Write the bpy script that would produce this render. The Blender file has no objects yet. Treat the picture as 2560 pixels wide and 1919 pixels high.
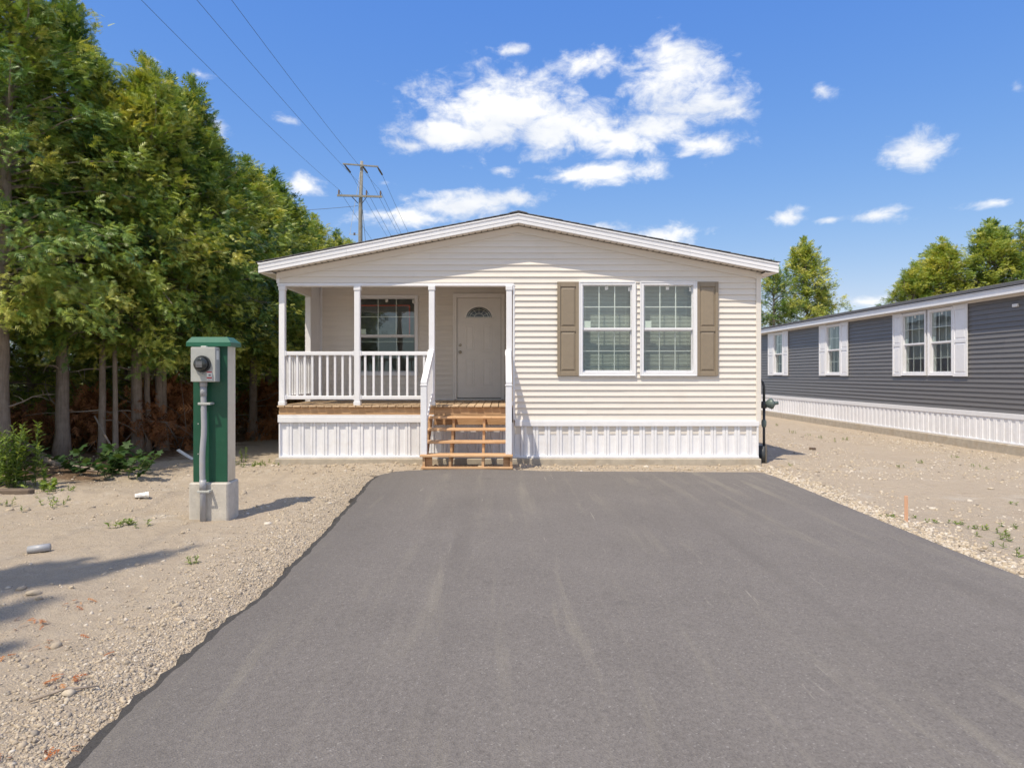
import bpy, math, random
import numpy as np
from mathutils import Vector, Matrix, noise as mnoise

random.seed(7)
S = bpy.context.scene
COL = S.collection
R = math.radians

# ------------------------------------------------------------------ camera
CAM_H = 1.52
cam_data = bpy.data.cameras.new('camera')
cam_data.sensor_width = 36.0
cam_data.lens = 24.0
cam_data.shift_x = 0.0095
cam_data.shift_y = -0.0095
cam_data.clip_start = 0.05
cam_data.clip_end = 3000.0
cam = bpy.data.objects.new('camera', cam_data)
cam.location = (0, 0, CAM_H)
cam.rotation_euler = (R(90), 0, 0)
COL.objects.link(cam)
S.camera = cam

# ------------------------------------------------------------------ exposure
S.view_settings.view_transform = 'Standard'
S.view_settings.look = 'None'
S.view_settings.gamma = 1.0
S.view_settings.use_curve_mapping = False
S.view_settings.exposure = 0.68
S.cycles.max_bounces = 8
S.cycles.diffuse_bounces = 4
S.cycles.transparent_max_bounces = 16
S.cycles.caustics_reflective = False
S.cycles.caustics_refractive = False
S.cycles.use_denoising = True

# ------------------------------------------------------------------ sun
LIGHT_DIR = Vector((0.196, 0.27, -0.60)).normalized()
sun_data = bpy.data.lights.new('sun', 'SUN')
sun_data.energy = 2.8
sun_data.angle = R(0.53)
sun_data.color = (1.0, 0.885, 0.70)
sun = bpy.data.objects.new('sun', sun_data)
sun.rotation_euler = LIGHT_DIR.to_track_quat('-Z', 'Y').to_euler()
sun.location = (-20, -40, 60)
COL.objects.link(sun)

# ------------------------------------------------------------------ sky with clouds
SUN_EL = math.asin(-LIGHT_DIR.z)
SUN_AZ = math.atan2(-LIGHT_DIR.x, -LIGHT_DIR.y)
world = bpy.data.worlds.new('World')
S.world = world
world.use_nodes = True
wt = world.node_tree
wt.nodes.clear()


def wn(kind, **kw):
    n = wt.nodes.new(kind)
    for k, v in kw.items():
        setattr(n, k, v)
    return n


def wmath(op, a, b=None, c=None, clamp=False):
    n = wn('ShaderNodeMath', operation=op)
    n.use_clamp = clamp
    for i, v in enumerate((a, b, c)):
        if v is None:
            continue
        if isinstance(v, (int, float)):
            n.inputs[i].default_value = v
        else:
            wt.links.new(v, n.inputs[i])
    return n.outputs[0]


def wvec(op, a, b=None):
    n = wn('ShaderNodeVectorMath', operation=op)
    for i, v in enumerate((a, b)):
        if v is None:
            continue
        if isinstance(v, tuple):
            n.inputs[i].default_value = v
        else:
            wt.links.new(v, n.inputs[i])
    return n.outputs['Value'] if op == 'LENGTH' else n.outputs[0]


sky = wn('ShaderNodeTexSky', sky_type='NISHITA')
sky.sun_disc = False
sky.sun_elevation = SUN_EL
sky.sun_rotation = SUN_AZ
sky.altitude = 200.0
sky.air_density = 1.0
sky.dust_density = 0.4
sky.ozone_density = 2.2
tc = wn('ShaderNodeTexCoord')
DIR = wvec('NORMALIZE', tc.outputs['Generated'])
sep = wn('ShaderNodeSeparateXYZ')
wt.links.new(DIR, sep.inputs[0])
az = wmath('ARCTAN2', sep.outputs[0], sep.outputs[1])
el = wmath('ARCSINE', sep.outputs[2])
comb = wn('ShaderNodeCombineXYZ')
wt.links.new(az, comb.inputs[0])
wt.links.new(el, comb.inputs[1])


def wnoise(scale_vec, scale, detail, rough, dist=0.0):
    m = wvec('MULTIPLY', DIR, scale_vec)
    n = wn('ShaderNodeTexNoise')
    n.inputs['Scale'].default_value = scale
    n.inputs['Detail'].default_value = detail
    n.inputs['Roughness'].default_value = rough
    n.inputs['Distortion'].default_value = dist
    wt.links.new(m, n.inputs['Vector'])
    return n.outputs['Fac']


# cloud masses: bearing and height above the horizon (degrees), half width, half height, weight
F = 1475.0


def sky_deg(cx, cy, rx, ry, w=1.0):
    u, v = (cx - 1085) / F, (808 - cy) / F
    a = math.atan(u)
    e = math.atan(v / math.hypot(1, u))
    return (a, e, rx / F * math.cos(a) ** 2 * 1.05, ry / F * math.cos(a) * math.cos(e), w)


clouds = [sky_deg(*c) for c in (
    (1085, 245, 178, 88, 1.22), (1205, 278, 172, 62, 1.12), (985, 290, 125, 44, 1.2), (885, 315, 70, 26, .9),
    (1260, 135, 105, 40, .72), (1455, 172, 98, 82, 1.28), (1525, 215, 92, 60, 1.1), (1420, 278, 100, 44, 1.05),
    (1530, 312, 120, 34, .8), (1340, 308, 140, 46, .95), (1330, 372, 130, 30, 1.15), (1245, 378, 70, 22, .8),
    (1105, 110, 90, 24, .12), (985, 215, 100, 26, .55),
    (1010, 443, 170, 40, .72), (1125, 430, 90, 30, .8), (880, 470, 150, 38, .5), (830, 395, 60, 26, .18),
    (655, 400, 60, 36, .75), (430, 160, 60, 26, .14), (325, 138, 60, 30, .16), (465, 272, 60, 34, .5),
    (620, 262, 110, 24, .10), (1775, 198, 62, 52, .36), (1980, 326, 88, 56, .62), (1693, 470, 64, 26, .85), (1790, 476, 60, 18, .35),
    (1900, 465, 80, 26, .75), (2150, 438, 100, 20, .7), (2195, 190, 50, 30, .12),
    (1420, 510, 130, 30, .9), (1310, 490, 80, 18, .6), (1870, 652, 120, 24, .4), (1090, 365, 60, 28, .15))]
fld = None
for (a, e, rx, ry, w) in clouds:
    d = wvec('SUBTRACT', comb.outputs[0], (a, e, 0))
    d = wvec('MULTIPLY', d, (1 / rx, 1 / ry, 0))
    ln = wvec('LENGTH', d)
    val = wmath('MULTIPLY_ADD', ln, -1.0, 0.35 + w * 0.65)
    fld = val if fld is None else wmath('MAXIMUM', fld, val)
# denser cloud than in view, added round the unseen sky for fill light
n3 = wnoise((1, 1, 1.7), 2.6, 3.0, 0.5)
out_view = wn('ShaderNodeMapRange', interpolation_type='SMOOTHSTEP')
wt.links.new(sep.outputs[1], out_view.inputs['Value'])
out_view.inputs['From Min'].default_value = 0.70
out_view.inputs['From Max'].default_value = 0.45
rest = wmath('ADD', wmath('MULTIPLY_ADD', n3, 5.0, -2.15), wmath('MULTIPLY_ADD', out_view.outputs[0], 2.0, -2.0))
fld = wmath('MAXIMUM', fld, rest)
n1 = wnoise((1, 1, 1.9), 15.0, 10.0, 0.60, 0.35)
n2 = wnoise((1, 1, 2.2), 5.5, 4.0, 0.55)
n4 = wnoise((1, 1, 1.5), 42.0, 5.0, 0.6, 0.6)
shape = wmath('ADD', wmath('ADD', fld, wmath('MULTIPLY_ADD', n1, 2.3, -1.12)), wmath('MULTIPLY_ADD', n4, 1.0, -.51))
mr = wn('ShaderNodeMapRange', interpolation_type='SMOOTHSTEP')
wt.links.new(shape, mr.inputs['Value'])
mr.inputs['From Min'].default_value = -0.02
mr.inputs['From Max'].default_value = 0.95
dens = wmath('MULTIPLY', mr.outputs[0], 0.97)
shade = wn('ShaderNodeValToRGB')
shade.color_ramp.elements[0].position = 0.36
shade.color_ramp.elements[0].color = (0.53, 0.555, 0.60, 1)
shade.color_ramp.elements[1].position = 0.56
shade.color_ramp.elements[1].color = (0.70, 0.695, 0.68, 1)
wt.links.new(n2, shade.inputs[0])
SKY_STRENGTH = 0.120
grade = wn('ShaderNodeHueSaturation')
grade.inputs['Saturation'].default_value = 1.22
grade.inputs['Value'].default_value = 1.0
wt.links.new(sky.outputs[0], grade.inputs['Color'])
cl_up = wn('ShaderNodeVectorMath', operation='SCALE')
wt.links.new(shade.outputs[0], cl_up.inputs[0])
cl_up.inputs['Scale'].default_value = 1.0 / SKY_STRENGTH
mixw = wn('ShaderNodeMix', data_type='RGBA')
wt.links.new(dens, mixw.inputs[0])
srgb = wn('ShaderNodeSeparateColor')
wt.links.new(grade.outputs[0], srgb.inputs[0])
crgb = wn('ShaderNodeCombineColor')
chan = []
for k, (ga, ex) in enumerate(((.933, .90), (1.124, .687), (2.94, .24))):     # deeper, more even blue than the raw model
    chan.append(wmath('MULTIPLY', wmath('POWER', srgb.outputs[k], ex), ga))
chan[0] = wmath('MINIMUM', chan[0], wmath('MULTIPLY', chan[1], .82))            # no pink in the haze at the horizon
for k in range(3):
    wt.links.new(chan[k], crgb.inputs[k])
wt.links.new(crgb.outputs[0], mixw.inputs[6])
wt.links.new(cl_up.outputs[0], mixw.inputs[7])
bg = wn('ShaderNodeBackground')
bg.inputs['Strength'].default_value = SKY_STRENGTH
wt.links.new(mixw.outputs[2], bg.inputs['Color'])
wo = wn('ShaderNodeOutputWorld')
wt.links.new(bg.outputs[0], wo.inputs['Surface'])
world.cycles.sampling_method = 'MANUAL'
world.cycles.sample_map_resolution = 512

# ------------------------------------------------------------------ materials
M = {}


class NT:
    def __init__(self, name):
        self.m = bpy.data.materials.new(name)
        self.m.use_nodes = True
        self.t = self.m.node_tree
        self.t.nodes.clear()
        self.out = self.n('ShaderNodeOutputMaterial')
        M[name] = self.m

    def n(self, kind, **kw):
        x = self.t.nodes.new(kind)
        for k, v in kw.items():
            setattr(x, k, v)
        return x

    def l(self, a, b):
        self.t.links.new(a, b)

    def coord(self, scale=(1, 1, 1), obj=True):
        tc = self.n('ShaderNodeTexCoord')
        mp = self.n('ShaderNodeMapping')
        mp.inputs['Scale'].default_value = scale
        if obj == 'world':
            g = self.n('ShaderNodeNewGeometry')
            self.l(g.outputs['Position'], mp.inputs['Vector'])
        else:
            self.l(tc.outputs['Object'], mp.inputs['Vector'])
        return mp.outputs[0]

    def noise(self, vec, scale, detail=4, rough=.55, dist=0):
        x = self.n('ShaderNodeTexNoise')
        x.inputs['Scale'].default_value = scale
        x.inputs['Detail'].default_value = detail
        x.inputs['Roughness'].default_value = rough
        x.inputs['Distortion'].default_value = dist
        self.l(vec, x.inputs['Vector'])
        return x.outputs['Fac']

    def ramp(self, fac, stops):
        x = self.n('ShaderNodeValToRGB')
        e = x.color_ramp.elements
        while len(e) < len(stops):
            e.new(0.5)
        for i, (p, c) in enumerate(stops):
            e[i].position = p
            e[i].color = (*c, 1) if len(c) == 3 else c
        self.l(fac, x.inputs[0])
        return x.outputs[0]

    def mix(self, fac, a, b, mode='MIX'):
        x = self.n('ShaderNodeMix', data_type='RGBA', blend_type=mode)
        for i, v in ((0, fac), (6, a), (7, b)):
            if isinstance(v, (int, float)):
                x.inputs[i].default_value = v
            elif isinstance(v, tuple):
                x.inputs[i].default_value = (*v, 1)
            else:
                self.l(v, x.inputs[i])
        return x.outputs[2]

    def math(self, op, a, b=None, clamp=False):
        x = self.n('ShaderNodeMath', operation=op)
        x.use_clamp = clamp
        for i, v in enumerate((a, b)):
            if v is None:
                continue
            if isinstance(v, (int, float)):
                x.inputs[i].default_value = v
            else:
                self.l(v, x.inputs[i])
        return x.outputs[0]

    def bump(self, h, strength, dist=0.01, normal=None):
        x = self.n('ShaderNodeBump')
        x.inputs['Strength'].default_value = strength
        x.inputs['Distance'].default_value = dist
        self.l(h, x.inputs['Height'])
        if normal is not None:
            self.l(normal, x.inputs['Normal'])
        return x.outputs[0]

    def bsdf(self, col, rough=.5, metal=0.0, normal=None, spec=.5):
        b = self.n('ShaderNodeBsdfPrincipled')
        if isinstance(col, tuple):
            b.inputs['Base Color'].default_value = (*col, 1)
        else:
            self.l(col, b.inputs['Base Color'])
        if isinstance(rough, (int, float)):
            b.inputs['Roughness'].default_value = rough
        else:
            self.l(rough, b.inputs['Roughness'])
        b.inputs['Metallic'].default_value = metal
        b.inputs['Specular IOR Level'].default_value = spec
        if normal is not None:
            self.l(normal, b.inputs['Normal'])
        return b.outputs[0]

    def done(self, sh):
        self.l(sh, self.out.inputs['Surface'])
        return self.m


def simple(name, col, rough=.5, metal=0.0, var=.06, scale=(3, 3, 3), ns=4, bump=0.0, bscale=60, dirt=None, spec=.5, objvar=.04):
    t = NT(name)
    v = t.coord(scale, 'world')
    f = t.noise(v, ns, 5, .6)
    lo = tuple(c * (1 - var) for c in col)
    hi = tuple(min(1, c * (1 + var)) for c in col)
    c = t.ramp(f, [(.3, lo), (.7, hi)])
    if objvar:
        oi = t.n('ShaderNodeObjectInfo')
        g = t.math('MULTIPLY_ADD', oi.outputs['Random'], objvar * 2)
        g.node.inputs[2].default_value = 1 - objvar
        vm = t.n('ShaderNodeVectorMath', operation='SCALE')
        t.l(c, vm.inputs[0])
        t.l(g, vm.inputs['Scale'])
        c = vm.outputs[0]
    if dirt:
        d = t.noise(t.coord((1, 1, 1), 'world'), dirt[1], 7, .7)
        dm = t.ramp(d, [(dirt[2], (0, 0, 0)), (dirt[2] + .2, (1, 1, 1))])
        c = t.mix(t.math('MULTIPLY', dm, dirt[3]), c, dirt[0])
    nrm = None
    if bump:
        nrm = t.bump(t.noise(t.coord((1, 1, 1), 'world'), bscale, 6, .6), bump, .01)
    return t.done(t.bsdf(c, rough, metal, nrm, spec))


simple('siding_cream', (.745, .705, .655), .48, var=.035, scale=(.6, .6, 8), ns=6, bump=.05, bscale=40, objvar=.025, dirt=((.55, .47, .38), 2.2, .58, .16))
simple('trim_white', (.80, .81, .85), .42, var=.03, ns=3, bump=.03, bscale=30, dirt=((.6, .54, .46), 3.5, .6, .14))
simple('vinyl_white', (.80, .81, .85), .38, var=.03, ns=3, bump=.03, bscale=25, dirt=((.62, .55, .46), 2.5, .58, .2))
simple('skirt_white', (.79, .80, .84), .45, var=.04, ns=3, bump=.06, bscale=30, dirt=((.56, .48, .38), 4, .55, .25))
simple('shutter_taupe', (.275, .225, .165), .5, var=.05, ns=5, bump=.06, bscale=120)
simple('siding_grey', (.156, .152, .154), .45, var=.05, scale=(.6, .6, 8), ns=6, bump=.05, bscale=40, objvar=.04)
simple('door_white', (.82, .80, .78), .4, var=.03, ns=3, bump=.03, bscale=60)
simple('concrete', (.43, .385, .32), .9, var=.14, ns=3, bump=.35, bscale=45, dirt=((.36, .27, .17), 3, .5, .5))
simple('concrete_pale', (.52, .49, .44), .9, var=.12, ns=5, bump=.35, bscale=55, dirt=((.42, .33, .22), 5, .55, .45))
simple('shingle', (.15, .15, .16), .92, var=.3, ns=40, bump=.6, bscale=160, objvar=.15)
simple('pedestal_green', (.012, .082, .045), .38, var=.08, ns=4, bump=.03, bscale=30, objvar=0, dirt=((.10, .12, .085), 5, .58, .35))
simple('box_grey', (.46, .475, .455), .42, metal=.15, var=.05, ns=6, objvar=0, dirt=((.35, .32, .27), 9, .62, .3))
simple('pvc_grey', (.36, .37, .40), .42, var=.05, ns=6, objvar=0, dirt=((.45, .38, .28), 6, .5, .35))
simple('dark_metal', (.055, .06, .065), .45, metal=.4, var=.2, ns=8)
simple('meter_green', (.13, .17, .16), .45, metal=.2, var=.1, ns=8)
simple('black_plastic', (.02, .02, .022), .3, var=.2)
simple('nickel', (.45, .41, .34), .28, metal=1.0, var=.06)
simple('interior_wall', (.55, .52, .48), .8, var=.04)
simple('interior_floor', (.28, .2, .13), .6, var=.1)
simple('blind_white', (.74, .78, .72), .5, var=.03, objvar=0)
simple('muntin_white', (.80, .80, .78), .5, var=.02, objvar=0)
simple('sticker_white', (.78, .78, .74), .6, var=.02)
simple('sticker_red', (.55, .03, .05), .5, var=.02)
simple('sticker_print', (.12, .12, .13), .6, var=.05)
simple('sign_orange', (.50, .06, .02), .6, var=.05)
simple('stake_orange', (.70, .40, .25), .7, var=.12, scale=(30, 30, 4), ns=3, dirt=((.6, .5, .4), 20, .5, .5))
simple('insulator', (.16, .12, .10), .3, var=.1)
simple('wire_dark', (.11, .125, .15), .5, var=.05)
simple('paper_white', (.78, .77, .75), .7, var=.05)
simple('sleeper_wood', (.16, .12, .09), .9, var=.3, scale=(3, 30, 30), ns=3, bump=.5, bscale=40)
simple('twig', (.26, .215, .18), .9, var=.25, ns=10, bump=.3, bscale=80)
simple('stem_green', (.13, .17, .05), .7, var=.15)
simple('asphalt_lip', (.050, .047, .046), .95, var=.35, ns=30, bump=1.0, bscale=55)

# wood of the deck and steps
for nm, a, b in (('deck_wood', (.44, .31, .195), (.62, .47, .32)), ('step_wood', (.42, .24, .12), (.66, .44, .26))):
    t = NT(nm)
    oi = t.n('ShaderNodeObjectInfo')
    tc_ = t.n('ShaderNodeTexCoord')
    off = t.n('ShaderNodeVectorMath', operation='SCALE')
    cx = t.n('ShaderNodeCombineXYZ')
    for k in range(3):
        t.l(oi.outputs['Random'], cx.inputs[k])
    t.l(cx.outputs[0], off.inputs[0])
    off.inputs['Scale'].default_value = 37.0
    ad = t.n('ShaderNodeVectorMath', operation='ADD')
    t.l(tc_.outputs['Object'], ad.inputs[0])
    t.l(off.outputs[0], ad.inputs[1])
    mp = t.n('ShaderNodeMapping')
    mp.inputs['Scale'].default_value = (34, 2.0, 34) if nm == 'deck_wood' else (2.0, 34, 34)
    t.l(ad.outputs[0], mp.inputs[0])
    g = t.noise(mp.outputs[0], 1.6, 6, .65, .6)
    k = t.noise(ad.outputs[0], 7, 2, .5)
    c = t.ramp(g, [(.3, a), (.68, b)])
    kn = t.ramp(k, [(.70, (0, 0, 0)), (.78, (1, 1, 1))])
    c = t.mix(t.math('MULTIPLY', kn, .55), c, (.20, .10, .045))
    gv = t.math('MULTIPLY_ADD', oi.outputs['Random'], .34)
    gv.node.inputs[2].default_value = .83
    vm = t.n('ShaderNodeVectorMath', operation='SCALE')
    t.l(c, vm.inputs[0])
    t.l(gv, vm.inputs['Scale'])
    t.done(t.bsdf(vm.outputs[0], .75, 0, t.bump(g, .25, .004), .3))

# galvanised side of the pedestal
t = NT('galvanised')
v = t.coord((3, 3, 1.2), 'world')
f = t.noise(v, 5, 4, .5, .3)
t.done(t.bsdf(t.ramp(f, [(.3, (.56, .57, .55)), (.7, (.66, .67, .64))]), t.ramp(f, [(.35, (.33, .33, .33)), (.65, (.45, .45, .45))]), .75))

# bark
for nm, c0, c1 in (('bark', (.16, .125, .105), (.40, .335, .285)), ('pole_wood', (.20, .195, .175), (.38, .37, .33))):
    t = NT(nm)
    v = t.coord((26, 26, 2.2), True)
    f = t.noise(v, 1.2, 7, .68, .8)
    f2 = t.noise(t.coord((1, 1, 1), True), 6, 4, .6)
    c = t.mix(.4, t.ramp(f, [(.28, c0), (.72, c1)]), t.ramp(f2, [(.3, c0), (.7, c1)]))
    t.done(t.bsdf(c, .92, 0, t.bump(f, .7, .03), .2))


# foliage: the tint attribute is each spray's own hue
def leaf_mat(name, stops, trans=.3, rough=.55, spec=.22):
    t = NT(name)
    at = t.n('ShaderNodeAttribute', attribute_name='tint')
    oi = t.n('ShaderNodeObjectInfo')
    f = t.math('ADD', at.outputs['Fac'], t.math('MULTIPLY_ADD', oi.outputs['Random'], .22))
    f.node.inputs[1].links[0].from_node.inputs[2].default_value = -.11
    c = t.ramp(f, stops)
    d = t.bsdf(c, rough, 0, None, spec)
    tr = t.n('ShaderNodeBsdfTranslucent')
    warm = t.mix(1.0, c, (1.25, 1.15, .55), 'MULTIPLY')
    t.l(warm, tr.inputs['Color'])
    ms = t.n('ShaderNodeMixShader')
    ms.inputs[0].default_value = trans
    t.l(d, ms.inputs[1])
    t.l(tr.outputs[0], ms.inputs[2])
    return t.done(ms.outputs[0])


leaf_mat('cedar_leaf', [(0, (.040, .092, .026)), (.35, (.110, .215, .048)), (.7, (.31, .41, .078)), (1, (.56, .57, .14))], .28, .42, .5)
leaf_mat('cedar_leaf_olive', [(0, (.070, .130, .030)), (.35, (.19, .295, .055)), (.7, (.41, .475, .09)), (1, (.62, .60, .15))], .28, .42, .5)
leaf_mat('dead_leaf', [(0, (.14, .065, .034)), (.5, (.36, .165, .078)), (1, (.52, .26, .12))], .3)
leaf_mat('weed_leaf', [(0, (.09, .15, .035)), (.5, (.19, .28, .06)), (1, (.33, .39, .10))], .3)
leaf_mat('maple_leaf', [(0, (.022, .055, .018)), (.5, (.045, .095, .028)), (1, (.08, .14, .035))], .25)
leaf_mat('litter_leaf', [(0, (.20, .055, .02)), (.5, (.38, .12, .035)), (1, (.50, .22, .07))], .15)

# stones: the tint attribute is each stone's own colour
t = NT('stone_mix')
at = t.n('ShaderNodeAttribute', attribute_name='tint')
c = t.ramp(at.outputs['Fac'], [(0, (0.172, 0.159, 0.146)), (.22, (0.301, 0.258, 0.211)), (.5, (0.447, 0.365, 0.267)), (.8, (0.542, 0.464, 0.357)), (1, (0.654, 0.602, 0.533))])
f = t.noise(t.coord((1, 1, 1), 'world'), 55, 4, .6)
c = t.mix(.25, c, t.ramp(f, [(.3, (.33, .27, .2)), (.7, (.62, .55, .45))]))
t.done(t.bsdf(c, .9, 0, t.bump(f, .3, .005), .25))

# window glass: clear pane with a mirror sheen
t = NT('glass')
lw = t.n('ShaderNodeLayerWeight')
lw.inputs['Blend'].default_value = .5
tr = t.n('ShaderNodeBsdfTransparent')
tr.inputs['Color'].default_value = (.91, .97, .94, 1)
gl = t.n('ShaderNodeBsdfGlossy')
gl.inputs['Roughness'].default_value = .015
gl.inputs['Color'].default_value = (.95, 1, 1, 1)
wv = t.bump(t.noise(t.coord((1, 1, 1), 'world'), 2.2, 2, .5), .06, .05)
t.l(wv, gl.inputs['Normal'])
ms = t.n('ShaderNodeMixShader')
fx = t.math('ADD', t.math('MULTIPLY', t.math('POWER', lw.outputs['Facing'], 4.0), .8), .115, True)
t.l(fx, ms.inputs[0])
t.l(tr.outputs[0], ms.inputs[1])
t.l(gl.outputs[0], ms.inputs[2])
t.done(ms.outputs[0])

t = NT('insect_screen')
tr = t.n('ShaderNodeBsdfTransparent')
df = t.n('ShaderNodeBsdfDiffuse')
df.inputs['Color'].default_value = (.07, .075, .085, 1)
ms = t.n('ShaderNodeMixShader')
ms.inputs[0].default_value = .17
t.l(tr.outputs[0], ms.inputs[1])
t.l(df.outputs[0], ms.inputs[2])
t.done(ms.outputs[0])

simple('fan_glass', (.03, .035, .035), .06, var=.2, ns=6)
simple('sign_face', (.060, .062, .068), .35, var=.55, scale=(2.2, 1, 3.2), ns=2.2, objvar=0)

# skirting panel with pressed ventilation dimples
t = NT('skirt_vent')
v = t.coord((1, 1, 1), 'world')
mp = t.n('ShaderNodeMapping')
mp.inputs['Rotation'].default_value = (0, R(45), 0)
mp.inputs['Scale'].default_value = (62, 0, 62)
t.l(v, mp.inputs[0])
ck = t.n('ShaderNodeTexVoronoi')
ck.inputs['Scale'].default_value = 1.0
ck.inputs['Randomness'].default_value = 0.0
t.l(mp.outputs[0], ck.inputs['Vector'])
c = t.ramp(ck.outputs['Distance'], [(.16, (.55, .55, .57)), (.34, (.79, .80, .84))])
t.done(t.bsdf(c, .45, 0, t.bump(ck.outputs['Distance'], .6, .006)))

# ground: sandy fill with grit, darker leaf litter under the cedars, damp soil patches at the right
t = NT('ground_dirt')
p = t.coord((1, 1, 1), 'world')
fa = t.noise(p, .9, 6, .6)
fb = t.noise(p, 9, 6, .65)
fc = t.noise(p, 85, 4, .7)
c = t.ramp(fa, [(.3, (0.404, 0.310, 0.211)), (.52, (0.473, 0.378, 0.271)), (.72, (0.525, 0.443, 0.344))])
c = t.mix(.5, c, t.ramp(fb, [(.3, (0.335, 0.254, 0.168)), (.5, (0.464, 0.374, 0.267)), (.72, (0.585, 0.507, 0.404))]))
vo = t.n('ShaderNodeTexVoronoi')
vo.inputs['Scale'].default_value = 42
t.l(p, vo.inputs['Vector'])
peb = t.ramp(vo.outputs['Distance'], [(.16, (1, 1, 1)), (.26, (0, 0, 0))])
pc = t.ramp(vo.outputs['Color'], [(.2, (0.246, 0.220, 0.194)), (.55, (0.458, 0.396, 0.317)), (.8, (0.598, 0.563, 0.510))])
sparse = t.ramp(t.noise(p, 1.7, 4, .6), [(.40, (.15, .15, .15)), (.60, (.95, .95, .95))])
chalk = t.ramp(t.noise(p, 1.15, 7, .7), [(.56, (0, 0, 0)), (.70, (1, 1, 1))])
c = t.mix(t.math('MULTIPLY', peb, sparse), c, pc)
c = t.mix(.45, c, t.ramp(fc, [(.32, (0.249, 0.185, 0.125)), (.52, (0.456, 0.365, 0.267)), (.7, (0.654, 0.585, 0.490))]))
c = t.mix(t.math('MULTIPLY', chalk, .7), c, (0.568, 0.516, 0.447))
clod = t.ramp(t.noise(p, 2.6, 8, .75), [(.55, (0, 0, 0)), (.68, (1, 1, 1))])
c = t.mix(t.math('MULTIPLY', clod, .5), c, (0.292, 0.206, 0.129))
sx = t.n('ShaderNodeSeparateXYZ')
t.l(p, sx.inputs[0])
c = t.mix(.28, c, (.53, .485, .43))
wob = t.math('MULTIPLY', t.math('SUBTRACT', fa, .5), 3.0)
# litter: beyond the cedar edge on the left
lx = t.math('ADD', sx.outputs[0], wob)
litx = t.ramp(t.math('MULTIPLY_ADD', lx, -.5), [(.0, (0, 0, 0)), (.28, (1, 1, 1))])
litx.node.inputs[0].links[0].from_node.inputs[2].default_value = -2.75
ly = t.ramp(t.math('MULTIPLY_ADD', t.math('ADD', sx.outputs[1], wob), .5), [(.0, (0, 0, 0)), (.35, (1, 1, 1))])
ly.node.inputs[0].links[0].from_node.inputs[2].default_value = -4.55
lit = t.math('MULTIPLY', litx, ly)
lc = t.ramp(fb, [(.3, (.09, .062, .042)), (.55, (.20, .135, .09)), (.75, (.33, .235, .16))])
c = t.mix(lit, c, lc)
# bare brown soil patches at the right
soil = t.n('ShaderNodeVectorMath', operation='SUBTRACT')
t.l(p, soil.inputs[0])
soil.inputs[1].default_value = (6.6, 5.6, 0)
sm = t.n('ShaderNodeVectorMath', operation='MULTIPLY')
t.l(soil.outputs[0], sm.inputs[0])
sm.inputs[1].default_value = (1 / 2.4, 1 / .95, 0)
sl = t.n('ShaderNodeVectorMath', operation='LENGTH')
t.l(sm.outputs[0], sl.inputs[0])
sfac = t.ramp(t.math('ADD', sl.outputs['Value'], t.math('MULTIPLY', wob, .22)), [(.82, (1, 1, 1)), (1.0, (0, 0, 0))])
soil2 = t.n('ShaderNodeVectorMath', operation='SUBTRACT')
t.l(p, soil2.inputs[0])
soil2.inputs[1].default_value = (7.9, 8.1, 0)
sm2 = t.n('ShaderNodeVectorMath', operation='MULTIPLY')
t.l(soil2.outputs[0], sm2.inputs[0])
sm2.inputs[1].default_value = (1 / 1.8, 1 / .55, 0)
sl2 = t.n('ShaderNodeVectorMath', operation='LENGTH')
t.l(sm2.outputs[0], sl2.inputs[0])
sfac2 = t.ramp(t.math('ADD', sl2.outputs['Value'], t.math('MULTIPLY', wob, .2)), [(.8, (1, 1, 1)), (1.0, (0, 0, 0))])
sc_ = t.ramp(fb, [(.3, (0.207, 0.152, 0.097)), (.7, (0.304, 0.235, 0.156))])
c = t.mix(t.math('MULTIPLY', t.math('ADD', sfac, sfac2, True), .85), c, sc_)
# far beyond the lot the ground is rough grass
far = t.ramp(t.math('MULTIPLY', sx.outputs[1], .02), [(.62, (0, 0, 0)), (.72, (1, 1, 1))])
c = t.mix(far, c, (.11, .13, .05))
hb = t.math('ADD', t.math('MULTIPLY', fb, .8), t.math('MULTIPLY', fc, .35))
n_ = t.bump(hb, 1.0, .05)
n_ = t.bump(peb, .35, .008, n_)
t.done(t.bsdf(c, .95, 0, n_, .15))

# asphalt: worn grey binder, pale aggregate, dusty streaks along the drive
t = NT('asphalt')
p = t.coord((1, 1, 1), 'world')
v1 = t.n('ShaderNodeTexVoronoi')
v1.inputs['Scale'].default_value = 120
t.l(p, v1.inputs['Vector'])
agg = t.ramp(v1.outputs['Color'], [(.12, (0.096, 0.088, 0.084)), (.5, (0.178, 0.163, 0.154)), (.86, (0.216, 0.199, 0.187)), (.95, (0.403, 0.384, 0.365))])
fl = t.noise(p, 1.1, 6, .6)
f3 = t.noise(p, 38, 5, .7)
base = t.ramp(fl, [(.3, (0.154, 0.141, 0.133)), (.7, (0.216, 0.199, 0.187))])
c = t.mix(.54, base, agg)
c = t.mix(.22, c, t.ramp(f3, [(.3, (0.082, 0.075, 0.071)), (.7, (0.264, 0.245, 0.232))]))
st = t.noise(t.coord((3.6, .26, 1), 'world'), 1.5, 6, .62, .35)
st2 = t.noise(t.coord((.5, .35, 1), 'world'), 1.0, 3, .5)
sm = t.math('MULTIPLY', t.ramp(st, [(.52, (0, 0, 0)), (.72, (1, 1, 1))]), t.ramp(st2, [(.40, (0, 0, 0)), (.62, (1, 1, 1))]))
c = t.mix(t.math('MULTIPLY', sm, .6), c, (.31, .285, .23))
fn = t.noise(t.coord((16, .9, 1), 'world'), 1.2, 5, .7, .5)
fm = t.math('MULTIPLY', t.ramp(fn, [(.64, (0, 0, 0)), (.71, (1, 1, 1))]), t.ramp(t.noise(p, .8, 3, .5), [(.48, (0, 0, 0)), (.62, (1, 1, 1))]))
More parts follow.
